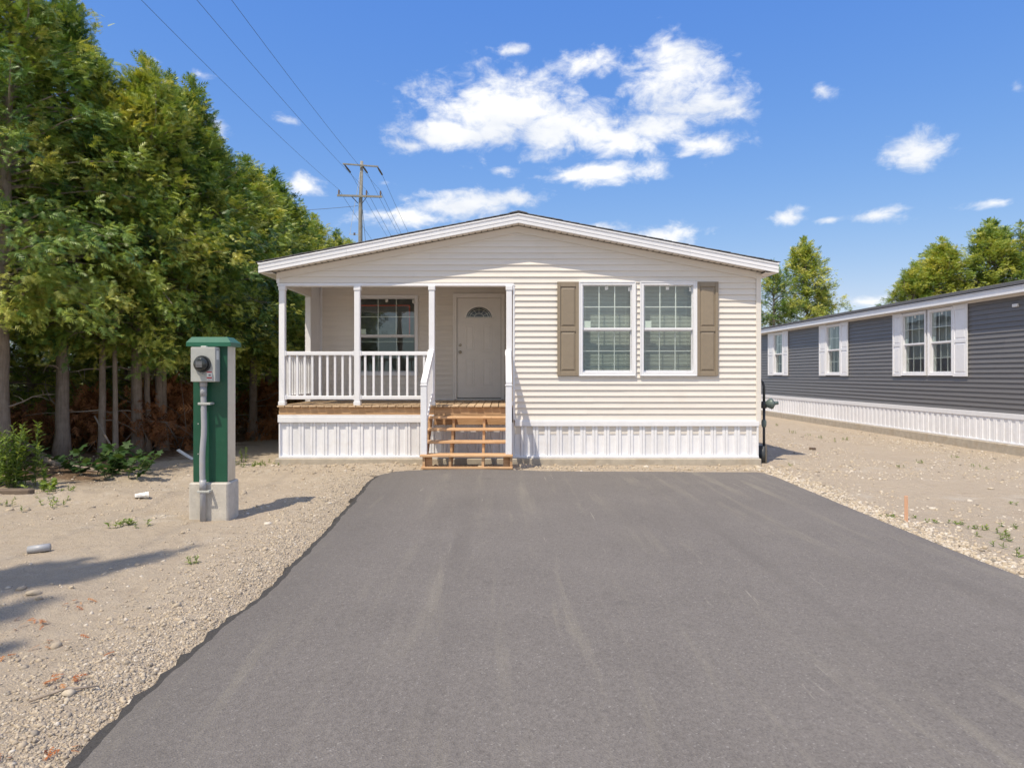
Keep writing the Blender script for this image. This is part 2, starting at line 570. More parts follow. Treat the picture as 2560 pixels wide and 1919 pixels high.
c = t.mix(t.math('MULTIPLY', fm, .7), c, (.40, .37, .32))
tm = t.math('MULTIPLY', t.ramp(t.noise(t.coord((2.6, .10, 1), 'world'), 1.0, 3, .5), [(.56, (0, 0, 0)), (.68, (1, 1, 1))]), t.ramp(t.noise(p, .6, 3, .6), [(.4, (.2, .2, .2)), (.6, (1, 1, 1))]))
c = t.mix(t.math('MULTIPLY', tm, .35), c, (.115, .106, .101))
dk = t.ramp(t.noise(p, 3.3, 7, .72), [(.60, (0, 0, 0)), (.74, (1, 1, 1))])
c = t.mix(t.math('MULTIPLY', dk, .45), c, (.095, .089, .086))
sepa = t.n('ShaderNodeSeparateXYZ')
t.l(p, sepa.inputs[0])
ed = t.ramp(t.math('ADD', t.math('MULTIPLY', sepa.outputs[0], -.5), t.math('MULTIPLY', fl, .25)), [(.62, (0, 0, 0)), (.98, (1, 1, 1))])
c = t.mix(t.math('MULTIPLY', ed, .35), c, (.10, .094, .091))
h = t.math('ADD', t.math('MULTIPLY', v1.outputs['Distance'], 1.0), t.math('MULTIPLY', f3, .8))
t.done(t.bsdf(c, .9, 0, t.bump(h, .5, .008), .2))

# ------------------------------------------------------------------ helpers
class MB:
    """collects faces, links them as one mesh object"""

    def __init__(self):
        self.v, self.f = [], []

    def quad(self, *pts):
        i = len(self.v)
        self.v += [tuple(p) for p in pts]
        self.f.append(tuple(range(i, i + len(pts))))
        return self

    def box(self, x0, x1, y0, y1, z0, z1):
        i = len(self.v)
        self.v += [(x0, y0, z0), (x1, y0, z0), (x1, y1, z0), (x0, y1, z0), (x0, y0, z1), (x1, y0, z1), (x1, y1, z1), (x0, y1, z1)]
        self.f += [tuple(i + k for k in q) for q in ((3, 2, 1, 0), (4, 5, 6, 7), (0, 1, 5, 4), (1, 2, 6, 5), (2, 3, 7, 6), (3, 0, 4, 7))]
        return self

    def cbox(self, x0, x1, y0, y1, z0, z1, b=.004):
        lo, hi = (x0, y0, z0), (x1, y1, z1)
        b = min(b, (x1 - x0) * .4, (y1 - y0) * .4, (z1 - z0) * .4)
        i0 = len(self.v)
        ix = {}
        for s in ((a, c, d) for a in (0, 1) for c in (0, 1) for d in (0, 1)):
            for ax in range(3):
                p = []
                for k in range(3):
                    base = hi[k] if s[k] else lo[k]
                    p.append(base if k == ax else base + (-b if s[k] else b))
                ix[(s, ax)] = len(self.v)
                self.v.append(tuple(p))
        fs = []
        for ax in range(3):
            o1, o2 = (ax + 1) % 3, (ax + 2) % 3
            for sg in (0, 1):
                q = []
                for a, c in ((0, 0), (1, 0), (1, 1), (0, 1)):
                    s = [0, 0, 0]
                    s[ax], s[o1], s[o2] = sg, a, c
                    q.append(ix[(tuple(s), ax)])
                fs.append(q if sg else q[::-1])
        for c in range(3):
            a, d = (c + 1) % 3, (c + 2) % 3
            for sa in (0, 1):
                for sd in (0, 1):
                    def cr(k):
                        s = [0, 0, 0]
                        s[a], s[d], s[c] = sa, sd, k
                        return tuple(s)
                    q = [ix[(cr(0), a)], ix[(cr(0), d)], ix[(cr(1), d)], ix[(cr(1), a)]]
                    fs.append(q if (sa == sd) else q[::-1])
        for s in ((a, c, d) for a in (0, 1) for c in (0, 1) for d in (0, 1)):
            q = [ix[(s, 0)], ix[(s, 1)], ix[(s, 2)]]
            fs.append(q if sum(s) % 2 else q[::-1])
        self.f += [tuple(q) for q in fs]
        return self

    def prism(self, poly, d0, d1, axis='y'):
        """poly of (a, b) pairs extruded along axis from d0 to d1"""
        def pt(a, b, d):
            return {'x': (d, a, b), 'y': (a, d, b), 'z': (a, b, d)}[axis]
        i, n = len(self.v), len(poly)
        self.v += [pt(a, b, d0) for a, b in poly] + [pt(a, b, d1) for a, b in poly]
        self.f.append(tuple(range(i, i + n)))
        self.f.append(tuple(range(i + 2 * n - 1, i + n - 1, -1)))
        for k in range(n):
            j = (k + 1) % n
            self.f.append((i + k, i + n + k, i + n + j, i + j))
        return self

    def tube(self, path, rad, n=8, cap=True):
        path = [Vector(p) for p in path]
        if isinstance(rad, (int, float)):
            rad = [rad] * len(path)
        i0 = len(self.v)
        up = Vector((.3, .2, 1)).normalized()
        for k, p in enumerate(path):
            d = (path[min(k + 1, len(path) - 1)] - path[max(k - 1, 0)]).normalized()
            u = d.cross(up)
            if u.length < .15:
                u = d.cross(Vector((1, 0, 0)))
            u.normalize()
            w = d.cross(u)
            for j in range(n):
                a = 2 * math.pi * j / n
                self.v.append(tuple(p + (u * math.cos(a) + w * math.sin(a)) * rad[k]))
        for k in range(len(path) - 1):
            for j in range(n):
                a, b = i0 + k * n + j, i0 + k * n + (j + 1) % n
                self.f.append((a, b, b + n, a + n))
        if cap:
            self.f.append(tuple(i0 + j for j in range(n - 1, -1, -1)))
            e = i0 + (len(path) - 1) * n
            self.f.append(tuple(e + j for j in range(n)))
        return self

    def mesh(self, name, smooth=False):
        me = bpy.data.meshes.new(name)
        me.from_pydata(self.v, [], self.f)
        if smooth:
            me.polygons.foreach_set('use_smooth', [True] * len(me.polygons))
        me.update()
        return me

    def build(self, name, mat, parent=None, loc=None, rot=None, smooth=False):
        return link(name, self.mesh(name, smooth), mat, parent, loc, rot)


def link(name, me, mat, parent=None, loc=None, rot=None):
    """an object whose coordinates are the world's; parents do not move it"""
    o = bpy.data.objects.new(name, me)
    if mat is not None and me is not None and not me.materials:
        me.materials.append(M[mat])
    if loc is not None:
        o.location = loc
    if rot is not None:
        o.rotation_euler = rot
    COL.objects.link(o)
    if parent is not None:
        o.parent = parent
        o.matrix_parent_inverse = basis_world(parent).inverted()
    return o


def basis_world(o):
    m = Matrix.LocRotScale(o.location, o.rotation_euler, o.scale)
    return m if o.parent is None else basis_world(o.parent) @ o.matrix_parent_inverse @ m


def thing(name, label, cat, loc=(0, 0, 0), group=None):
    o = bpy.data.objects.new(name, None)
    o.empty_display_size = .2
    o.location = loc
    COL.objects.link(o)
    return tag(o, label, cat, group)


def tag(o, label, cat, group=None):
    o['label'] = label
    o['category'] = cat
    if group:
        o['group'] = group
    return o


def kind(o, k):
    o['kind'] = k
    return o


def copy_tree(o, loc, rz, scale, parent=None):
    """a copy of a thing with copies of its parts"""
    c = o.copy()
    COL.objects.link(c)
    if parent is None:
        c.location = loc
        c.rotation_euler = (0, 0, rz)
        c.scale = scale
    else:
        c.parent = parent
    for ch in list(o.children):
        copy_tree(ch, None, None, None, c)
    return c


YF = 11.66                                   # the house front
SF = F / YF


def fx(px):
    return (px - 1085) / SF


def fz(py):
    return CAM_H - (py - 808) / SF


PITCH = .1016                                # one lap of the vinyl siding
_board_cache = {}


def board_mesh(L, h=PITCH, proud=.021, key='siding_board'):
    k = (key, round(L, 3), round(h, 3), proud)
    if k not in _board_cache:
        prof = [(-.002, h), (-.004, h * .93), (-proud * .50, h * .46), (-proud, h * .12), (-proud, 0), (-.001, 0)]
        m = MB()
        for (y0, z0), (y1, z1) in zip(prof[:-1], prof[1:]):
            m.quad((0, y0, z0), (0, y1, z1), (L, y1, z1), (L, y0, z0))
        m.quad(*[(0, y, z) for y, z in prof])
        m.quad(*[(L, y, z) for y, z in prof[::-1]])
        _board_cache[k] = m.mesh(key)
    return _board_cache[k]


def siding(parent, mat, origin, rz, length, zmin, zmax, holes=(), slope=None, seed=1, seams=True, pitch=PITCH, proud=.021):
    """lap boards on a wall: local x runs 0..length along the wall seen from outside; holes are (x0, x1, z0, z1);
    slope(z) gives the (x0, x1) still on the wall at height z"""
    rng = random.Random(seed)
    cs, sn = math.cos(rz), math.sin(rz)
    z = zmin
    while z < zmax - .004:
        h = min(pitch, zmax - z)
        spans = [(0.0, length, z, h)]
        for hx0, hx1, hz0, hz1 in holes:
            out = []
            for a, b, zz, hh in spans:
                if hx1 <= a or hx0 >= b or hz1 <= zz + .001 or hz0 >= zz + hh - .001:
                    out.append((a, b, zz, hh))
                    continue
                if hx0 > a:
                    out.append((a, hx0, zz, hh))
                if hx1 < b:
                    out.append((hx1, b, zz, hh))
                if hz0 > zz + .004:
                    out.append((max(a, hx0), min(b, hx1), zz, hz0 - zz))
                if hz1 < zz + hh - .004:
                    out.append((max(a, hx0), min(b, hx1), hz1, zz + hh - hz1))
            spans = out
        for a, b, zz, hh in spans:
            cuts = [a, b]
            if seams and b - a > 2.2:
                cuts.insert(1, a + (b - a) * rng.uniform(.25, .75))
                if b - a > 6:
                    cuts = [a, a + (b - a) * rng.uniform(.2, .36), a + (b - a) * rng.uniform(.45, .6), a + (b - a) * rng.uniform(.7, .85), b]
            for k in range(len(cuts) - 1):
                p, q = cuts[k], cuts[k + 1]
                if slope is not None:
                    s0, s1 = slope(zz), slope(zz + hh)
                    lo = (max(p, s0[0]), min(q, s0[1]))
                    up = (max(p, s1[0]), min(q, s1[1]))
                    if up[1] - up[0] < .02:
                        mid = q if s1[0] >= q - .02 else (p if s1[1] <= p + .02 else (s1[0] + s1[1]) / 2)
                        mid = min(max(mid, lo[0] + .001), lo[1] - .001)
                        up = (mid - .001, mid + .001)
                    if lo[1] - lo[0] < .02:
                        continue
                    if abs(lo[0] - up[0]) + abs(lo[1] - up[1]) > .002:
                        prof = [(-.002, 1), (-.004, .93), (-proud * .50, .46), (-proud, .12), (-proud, 0), (-.001, 0)]
                        m = MB()
                        pts = [(lo[0] + (up[0] - lo[0]) * t_, lo[1] + (up[1] - lo[1]) * t_, y_, t_ * hh) for y_, t_ in prof]
                        for A, B in zip(pts[:-1], pts[1:]):
                            m.quad((A[0], A[2], A[3]), (B[0], B[2], B[3]), (B[1], B[2], B[3]), (A[1], A[2], A[3]))
                        m.build('siding_board', mat, parent, (origin[0], origin[1], zz), (0, 0, rz))
                        continue
                    p, q = lo
                if q - p < .01:
                    continue
                pr = proud - (.0022 if k % 2 else 0)
                loc = (origin[0] + cs * p, origin[1] + sn * p, zz)
                link('siding_board', board_mesh(q - p, hh, pr, 'siding_board_' + mat), mat, parent, loc, (0, 0, rz))
        z += pitch


_win_cache = {}


def window(parent, origin, rz, W, H, cols=3, blind=.195, drop=1.0, stickers=True, blind_open=.55, seed=0, sticker_low=True):
    """a single hung window; origin = bottom left corner seen from outside, y into the house"""
    key = (round(W, 3), round(H, 3), cols, blind, drop, stickers, seed)
    T = (origin, (0, 0, rz))

    def mk(nm, fn):
        k = key + (nm,)
        if k not in _win_cache:
            m = MB()
            fn(m)
            _win_cache[k] = m.mesh(nm)
        return _win_cache[k]

    fw = .052

    def frame(m):
        for a in ((0, fw, 0, H), (W - fw, W, 0, H)):
            m.cbox(a[0], a[1], -.035, .13, a[2], a[3], .004)
        m.cbox(fw + .0005, W - fw - .0005, -.034, .13, 0, fw * 1.05, .004)
        m.cbox(fw + .0005, W - fw - .0005, -.034, .13, H - fw * .95, H, .004)
        # outer lip
        m.cbox(-.012, .006, -.045, -.004, -.012, H + .012, .003)
        m.cbox(W - .006, W + .012, -.045, -.004, -.012, H + .012, .003)
        m.cbox(.0065, W - .0065, -.044, -.004, -.012, .006, .003)
        m.cbox(.0065, W - .0065, -.044, -.004, H - .006, H + .012, .003)
    win = link('window', mk('window', frame), 'vinyl_white', parent, *T)
    x0, x1, z0, z1 = fw + .001, W - fw - .001, fw * 1.05 + .001, H - fw * .95 - .001
    zm = z0 + (z1 - z0) * .485

    def sash(zb, zt, y, rail):
        def fn(m):
            s = .018
            m.cbox(x0, x0 + s, y, y + .03, zb, zt, .003)
            m.cbox(x1 - s, x1, y, y + .03, zb, zt, .003)
            m.cbox(x0 + s, x1 - s, y + .001, y + .029, zb, zb + rail[0], .003)
            m.cbox(x0 + s, x1 - s, y + .001, y + .029, zt - rail[1], zt, .003)
        return fn
    us = link('sash', mk('sash_up', sash(zm, z1, .005, (.038, .012))), 'vinyl_white', win, *T)
    ls = link('sash', mk('sash_low', sash(z0, zm + .012, .042, (.030, .034))), 'vinyl_white', win, *T)
    for nm, par, zb, zt, y in (('pane_up', us, zm + .038, z1 - .012, .018), ('pane_low', ls, z0 + .03, zm - .022, .055)):
        link('pane', mk(nm, lambda m, zb=zb, zt=zt, y=y: m.quad((x0 + .018, y, zb), (x1 - .018, y, zb), (x1 - .018, y, zt), (x0 + .018, y, zt))), 'glass', win, *T)

        def munt(m, zb=zb, zt=zt, y=y):
            for c_ in range(1, cols):
                xc = x0 + .018 + (x1 - x0 - .036) * c_ / cols
                m.box(xc - .008, xc + .008, y + .0075, y + .016, zb, zt)
            zc = (zb + zt) / 2
            for c_ in range(cols):
                a = x0 + .018 + (x1 - x0 - .036) * c_ / cols + (.0085 if c_ else 0)
                b = x0 + .018 + (x1 - x0 - .036) * (c_ + 1) / cols - (.0085 if c_ < cols - 1 else 0)
                m.box(a, b, y + .0075, y + .016, zc - .008, zc + .008)
        link('muntin', mk('munt_' + nm, munt), 'muntin_white', win, *T)
    link('insect_screen', mk('scr', lambda m: m.quad((x0 + .01, .034, z0 + .01), (x1 - .01, .034, z0 + .01), (x1 - .01, .034, zm - .012), (x0 + .01, .034, zm - .012))), 'insect_screen', win, *T)
    if blind:
        def bl(m):
            zz = H + .02
            zend = H * (1 - drop)
            xa, xb = -.16, W + .16
            m.box(xa, xb, blind - .02, blind + .03, H + .03, H + .08)
            ca, sa = math.cos(blind_open), math.sin(blind_open)
            hw = .0125
            while zz > zend:
                m.quad((xa, blind - hw * ca, zz - hw * sa), (xb, blind - hw * ca, zz - hw * sa), (xb, blind + hw * ca, zz + hw * sa), (xa, blind + hw * ca, zz + hw * sa))
                zz -= .0235
            m.box(xa, xb, blind - .012, blind + .012, zend - .03, zend - .012)
            for xc in (.12, W - .12):
                m.box(xc - .002, xc + .002, blind - .014, blind - .0135, zend, H + .03)
        link('blind', mk('blind', bl), 'blind_white', win, *T)
    if stickers:
        xc = W * .5
        for (a, b, c_, d_) in ((xc - .035, xc + .02, z1 - .075, z1 - .02), (x1 - .055, x1 - .025, z1 - .10, z1 - .03)):
            link('sticker', mk('st%.3f' % a, lambda m, a=a, b=b, c_=c_, d_=d_: m.box(a, b, .0165, .0175, c_, d_)), 'sticker_white', win, *T)
        if sticker_low:
            link('sticker', mk('stl', lambda m: m.box(x0 + .03, x0 + .14, .024, .025, zm + .045, zm + .155)), 'blind_white', win, *T)
    return win


_sh_cache = {}


def shutter(parent, mat, origin, rz, W, H):
    k = (mat, round(W, 3), round(H, 3))
    if k not in _sh_cache:
        m = MB()
        st = .052
        zs = [(.075, H * .485 - .02), (H * .485 + .055, H - .085)]
        m.cbox(0, st, -.034, -.004, 0, H, .004)
        m.cbox(W - st, W, -.034, -.004, 0, H, .004)
        for a, b in ((0, zs[0][0]), (zs[0][1], zs[1][0]), (zs[1][1], H)):
            m.cbox(st + .0005, W - st - .0005, -.0335, -.004, a, b, .004)
        body = m.mesh('shutter')
        pans = []
        for a, b in zs:
            q = MB()
            q.box(st, W - st, -.016, -.006, a, b)
            i = .028
            x0, x1, z0, z1 = st + .012, W - st - .012, a + .012, b - .012
            o = [(x0, -.0165, z0), (x1, -.0165, z0), (x1, -.0165, z1), (x0, -.0165, z1)]
            n = [(x0 + i, -.029, z0 + i), (x1 - i, -.029, z0 + i), (x1 - i, -.029, z1 - i), (x0 + i, -.029, z1 - i)]
            for j in range(4):
                q.quad(o[j], o[(j + 1) % 4], n[(j + 1) % 4], n[j])
            q.quad(*n)
            pans.append(q.mesh('shutter_panel'))
        sc = MB()
        for x_ in (.02, W - .02):
            for z_ in (.03, H * .485 + .02, H - .03):
                sc.tube([(x_, -.0385, z_), (x_, -.033, z_)], .006, 6)
        _sh_cache[k] = (body, pans, sc.mesh('screw'))
    body, pans, sc = _sh_cache[k]
    s = link('shutter', body, mat, parent, origin, (0, 0, rz))
    for p in pans:
        link('panel', p, mat, s, origin, (0, 0, rz))
    link('screw_heads', sc, mat, s, origin, (0, 0, rz))
    return s


_sk_cache = {}


def skirting(parent, origin, rz, length, z0, z1, vents=(), per=.2024, width=2, dp=.022):
    """ribbed vinyl skirting, one object for each panel"""
    def prof(n):
        pr = []
        for i in range(n):
            a = i * per
            pr += [(a + .000, 0), (a + .098, 0), (a + .104, -dp), (a + .146, -dp), (a + .150, -.006), (a + .155, -.006), (a + .159, -dp), (a + .196, -dp)]
        pr.append((n * per, 0))
        return pr
    x = 0.0
    i = 0
    cs, sn = math.cos(rz), math.sin(rz)
    while x < length - .03:
        L = min(per * width, length - x)
        k = (round(L, 3), round(z1 - z0, 3), dp)
        if k not in _sk_cache:
            m = MB()
            pr = [p for p in prof(width) if p[0] <= L + 1e-6]
            if pr[-1][0] < L - 1e-4:
                pr.append((L, pr[-1][1]))
            for (a, ya), (b, yb) in zip(pr[:-1], pr[1:]):
                m.quad((a, ya, 0), (b, yb, 0), (b, yb, z1 - z0), (a, ya, z1 - z0))
            _sk_cache[k] = m.mesh('skirting_panel')
        loc = (origin[0] + cs * x, origin[1] + sn * x, z0)
        o = link('skirting_panel', _sk_cache[k], 'skirt_white', parent, loc, (0, 0, rz))
        for j in range(width):
            if (i * width + j) in vents:
                v = MB().quad((j * per + .008, -.0025, .02), (j * per + .094, -.0025, .02), (j * per + .094, -.0025, z1 - z0 - .01), (j * per + .008, -.0025, z1 - z0 - .01))
                v.build('vent_panel', 'skirt_vent', o, loc, (0, 0, rz))
        x += per * width
        i += 1


def roof_shingles(parent, xr, zr, half, slope, y0, y1, expo=.14):
    """overlapping courses, one strip object for each course"""
    n = int(half / expo) + 1
    cache = {}
    for sd in (-1, 1):
        m = MB()
        e = expo * 1.25
        m.quad((0, y0, 0), (0, y1, 0), (sd * e, y1, -slope * e + .006), (sd * e, y0, -slope * e + .006))
        m.quad((0, y0, -.012), (0, y1, -.012), (sd * e, y1, -slope * e - .002), (sd * e, y0, -slope * e - .002))
        m.quad((sd * e, y0, -slope * e + .006), (sd * e, y1, -slope * e + .006), (sd * e, y1, -slope * e - .002), (sd * e, y0, -slope * e - .002))
        m.quad((0, y0, 0), (sd * e, y0, -slope * e + .006), (sd * e, y0, -slope * e - .002), (0, y0, -.012))
        cache[sd] = m.mesh('shingle_course')
        rg = random.Random(5 + sd)
        for i in range(n):
            a = i * expo
            if a + expo * .6 > half:
                break
            link('shingle_course', cache[sd], 'shingle', parent, (xr + sd * a, rg.uniform(-.012, .012), zr - slope * a))
    MB().prism([(xr - .15, zr - slope * .15 + .012), (xr, zr + .018), (xr + .15, zr - slope * .15 + .012), (xr + .15, zr - slope * .15 - .0), (xr, zr + .004), (xr - .15, zr - slope * .15)],
               y0 - .012, y1 + .012).build('ridge_cap', 'shingle', parent)

# ------------------------------------------------------------------ the cream house
XL, XR = -3.835, 4.387                       # outer corners of the front
XC, HALF, SLOPE, ZR = .27, 4.336, .1924, 4.230
YB = 28.4                                    # rear wall
YO = 11.385                                  # rake plane in front of the gable
YP = 14.05                                   # porch wall
XP = .185                                    # right side of the porch recess
Z_SK0, Z_SK1, Z_BAND = .092, .640, .737


def rz_top(x):
    return ZR - SLOPE * abs(x - XC)


house = thing('cream_house', 'cream vinyl sided single storey house with shallow gable and recessed porch', 'house', (XC, YF, 0))
wall = MB()
# framing behind the boards, open at the windows and the porch
W1 = (fx(1251.5), fx(1371.0), fz(810.3), fz(610))
W2 = (fx(1383.0), fx(1503.0), fz(810.3), fz(610))
ya, yb = YF + .002, YF + .10
wall.box(XP, XR - .01, ya, yb, .5, W1[2])
wall.box(XP, W1[0], ya, yb, W1[2], W1[3])
wall.box(W1[1], W2[0], ya, yb, W1[2], W1[3])
wall.box(W2[1], XR - .01, ya, yb, W1[2], W1[3])
zt = 3.07
wall.prism([(XL + .01, zt), (XR - .01, zt), (XR - .01, rz_top(XR) - .20), (XC, rz_top(XC) - .20), (XL + .01, rz_top(XL) - .20)], ya + .0, yb)
wall.box(XR - .11, XR - .01, yb, YB, .5, 3.3)
wall.box(XL + .01, XL + .11, YP, YB, .5, 3.3)
wall.box(XL + .01, XR - .01, YB - .1, YB, .5, 3.3)
wall.box(XP, XP + .09, yb, YP + .1, .5, 3.32)
front = wall.build('wall', 'siding_cream', house)
# inside
MB().box(XL + .12, XR - .12, YP + .2, YB - .12, .80, .90).box(XP + .1, XR - .12, yb + .01, YP + .2, .80, .90).build('inside_floor', 'interior_floor', house)
MB().box(XP + .1, XR - .12, yb, YB - .12, 3.30, 3.36).box(XL + .12, XP + .1, YP + .02, YB - .12, 3.301, 3.361).build('inside_ceiling', 'interior_wall', house)
MB().box(XP + .1, XR - .12, 15.8, 15.9, .9, 3.3).box(XL + .12, XP + .09, 17.6, 17.7, .9, 3.3).build('inside_partition', 'interior_wall', house)


def gable(z):
    # the x range of the wall still under the frieze at height z, measured from XL
    r = (ZR - .205 - z) / SLOPE
    return (max(0.0, XC - r - XL), min(XR - XL, XC + r - XL))


holes = [(0, XP + .012 - XL, 0, 3.05)]
for w in (W1, W2):
    holes.append((w[0] - XL, w[1] - XL, w[2], w[3]))
siding(front, 'siding_cream', (XL, YF, 0), 0, XR - XL - .055, Z_BAND + .004, ZR - .21, holes, gable, seed=4)
# porch wall with its window and door
PW = ((833 / 3.3167 + 640) / 1.15732, (1340 / 3.3167 + 640) / 1.15732)
SP = F / YP
PWX0, PWX1 = (PW[0] - 1085) / SP, (PW[1] - 1085) / SP
PWZ0, PWZ1 = CAM_H + (808 - 809.8) / SP, CAM_H + (808 - 639.1) / SP
DX0, DX1, DZ0, DZ1 = -1.011, .046, .985, 3.17
pw = MB()
pw.box(XL + .11, PWX0, YP + .002, YP + .10, .5, 3.5)
pw.box(PWX1, DX0 + .03, YP + .002, YP + .10, .5, 3.5)
pw.box(DX1 - .03, XP, YP + .002, YP + .10, .5, 3.5)
pw.box(PWX0, PWX1, YP + .002, YP + .10, .5, PWZ0)
pw.box(PWX0, PWX1, YP + .002, YP + .10, PWZ1, 3.5)
pw.box(DX0 + .03, DX1 - .03, YP + .002, YP + .10, DZ1 - .05, 3.5)
back = pw.build('porch_wall', 'siding_cream', house)
x0 = XL + .13
siding(back, 'siding_cream', (x0, YP, 0), 0, XP - x0, .99, 3.34,
       [(PWX0 - x0, PWX1 - x0, PWZ0, PWZ1), (DX0 - x0, DX1 - x0, .9, DZ1)], None, seed=9)
# sides and rear
siding(house, 'siding_cream', (XR, YF + .05, 0), R(90), YB - YF - .05, Z_BAND, 3.2, (), None, seed=12)
siding(house, 'siding_cream', (XL, YB, 0), R(-90), YB - YP + .72, Z_BAND, 3.2, (), None, seed=13)
# porch ceiling, front header, side header, wing wall
MB().box(XL + .08, XP, YF + .10, YP, 3.34, 3.40).build('porch_ceiling', 'trim_white', house)
MB().box(XL + .02, XP, YF + .10, YF + .14, 3.03, 3.34).build('header', 'trim_white', house)
hd = MB().box(XL + .02, XL + .10, YF + .14, YP - .72, 3.03, 3.34).build('side_header', 'trim_white', house)
for k in range(3):
    link('siding_board', board_mesh(YP - .72 - YF - .14, PITCH, .012, 'header_board'), 'siding_cream', hd, (XL + .10, YF + .14, 3.035 + k * PITCH), (0, 0, R(90)))
MB().cbox(XL - .004, XP + .03, YF - .030, YF + .145, 3.022, 3.046, .004).build('header_trim', 'trim_white', house)
MB().cbox(XL - .002, XP + .012, YF - .024, YF - .0015, 3.047, 3.072, .004).build('header_trim', 'trim_white', house)
MB().cbox(XP - .004, XP + .026, YF - .026, YF + .09, Z_BAND, 3.021, .004).build('porch_corner_trim', 'trim_white', house)
wg = MB().box(XL + .005, XL + .085, YP - .72, YP, .99, 3.34)
wg = wg.build('wing_wall', 'trim_white', house)
for k in range(5):
    MB().cbox(XL + .0855, XL + .093, YP - .72 + .144 * k + .003, YP - .72 + .144 * (k + 1) - .003, 1.0, 3.03, .002).build('panel', 'vinyl_white', wg)
MB().cbox(XL - .006, XL + .10, YP - .748, YP - .7205, .99, 3.03, .004).build('wing_corner_trim', 'trim_white', house)
MB().cbox(XL + .094, XL + .135, YP - .03, YP - .003, .99, 3.3, .004).build('porch_inner_corner_trim', 'trim_white', house)
MB().box(XP - .003, XP, YF + .10, YP, .99, 3.3).build('porch_side_wall', 'siding_cream', house)
# corner posts, bottom band, frieze
MB().cbox(XR - .060, XR + .024, YF - .0335, YF + .06, .66, rz_top(XR) - .187, .005).build('corner_post', 'siding_cream', house)
MB().cbox(XL - .016, XL + .035, YF - .028, YF + .06, 3.073, rz_top(XL) - .20, .004).build('corner_post', 'trim_white', house)
MB().cbox(XP + .03, XR - .010, YF - .042, YF, Z_SK1 - .005, Z_BAND - .018, .005).cbox(XP + .03, XR - .058, YF - .032, YF, Z_BAND - .0175, Z_BAND + .004, .003).build('skirt_band', 'trim_white', house)
for sd, xe in ((-1, XL - .012), (1, XR + .012)):
    xa, xb = (xe, XC) if sd < 0 else (XC, xe)
    zs = [(xa, rz_top(xa) - .295), (xb, rz_top(xb) - .295), (xb, rz_top(xb) - .186), (xa, rz_top(xa) - .186)]
    MB().prism(zs, YF - .030, YF - .004).build('frieze_board', 'siding_cream', house)
    zs = [(xa, rz_top(xa) - .298), (xb, rz_top(xb) - .298), (xb, rz_top(xb) - .286), (xa, rz_top(xa) - .286)]
    MB().prism(zs, YF - .037, YF - .0305).build('frieze_bead', 'siding_cream', house)
# roof: deck, shingle courses, rakes, drip edges, soffits
roof = MB()
for sd in (-1, 1):
    xe = XC + sd * (HALF - .012)
    roof.prism([(XC, ZR - .016), (xe, ZR - SLOPE * (HALF - .012) - .016), (xe, ZR - SLOPE * (HALF - .012) - .05), (XC, ZR - .05)], YO + .03, YB + .35)
roof = roof.build('roof', 'shingle', house)
roof_shingles(roof, XC, ZR, HALF, SLOPE, YO - .008, YB + .38)


def rake(nm, t0, t1, y0, y1, xin=0.0, xout=0.0, mat='trim_white', seams=()):
    for sd in (-1, 1):
        a, b = xin, HALF + xout
        cuts = [a] + [HALF * s_ for s_ in seams if s_ * sd > 0 or True] + [b]
        for k in range(len(cuts) - 1):
            p, q = cuts[k] + (.0015 if k else 0), cuts[k + 1]
            pts = [(XC + sd * p, ZR - SLOPE * p - t0), (XC + sd * q, ZR - SLOPE * q - t0), (XC + sd * q, ZR - SLOPE * q - t1), (XC + sd * p, ZR - SLOPE * p - t1)]
            MB().prism(pts, y0, y1).build(nm, mat, house)


rake('drip_edge', .030, .052, YO - .020, YO + .05, seams=(.3, .64))
rake('rake_subfascia', .053, .084, YO + .004, YO + .03)
rake('rake_fascia', .0845, .128, YO - .016, YO + .028, seams=(.22, .66))
rake('rake_fascia', .1285, .186, YO - .010, YO + .028, seams=(.22, .66))
for sd in (-1, 1):
    xo = XC + sd * HALF
    xa, xb = sorted((xo, xo - sd * .03))
    ze = ZR - SLOPE * HALF
    MB().cbox(xa, xb, YO + .03, YB + .33, ze - .186, ze - .045, .004).build('eave_fascia', 'trim_white', house)
    MB().cbox(min(xo + sd * .012, xo - sd * .04), max(xo + sd * .012, xo - sd * .04), YO - .016, YB + .36, ze - .044, ze - .022, .003).build('drip_edge', 'trim_white', house)
    # boxed return under the corner
    wx = XL if sd < 0 else XR
    xa, xb = sorted((xo - sd * .031, wx + sd * .014))
    MB().box(xa, xb, YO + .03, YB + .3, ze - .182, ze - .172).build('eave_soffit', 'siding_cream', house)
# gable soffit: one strip for each pressed board, dark vent gap along the wall
n = 41
st = (HALF - .06) / n
gap = MB()
for sd in (-1, 1):
    for k in range(n):
        a, b = k * st + .002, (k + 1) * st - .002
        m = MB()
        za, zb = ZR - SLOPE * a - .174, ZR - SLOPE * b - .174
        m.quad((XC + sd * a, YO + .03, za), (XC + sd * b, YO + .03, zb), (XC + sd * b, YF - .005, zb), (XC + sd * a, YF - .005, za))
        m.quad((XC + sd * (b - .012), YO + .03, zb), (XC + sd * b, YO + .03, zb + .012), (XC + sd * b, YF - .005, zb + .012), (XC + sd * (b - .012), YF - .005, zb))
        m.build('soffit_board', 'siding_cream', house)
        if k < n - 1:
            gap.box(XC + sd * b - .015, XC + sd * b + .015, YF - .075, YF - .055, zb - .005, zb - .001)
kind(gap.build('soffit_vent_slots', 'sleeper_wood', house), 'stuff')
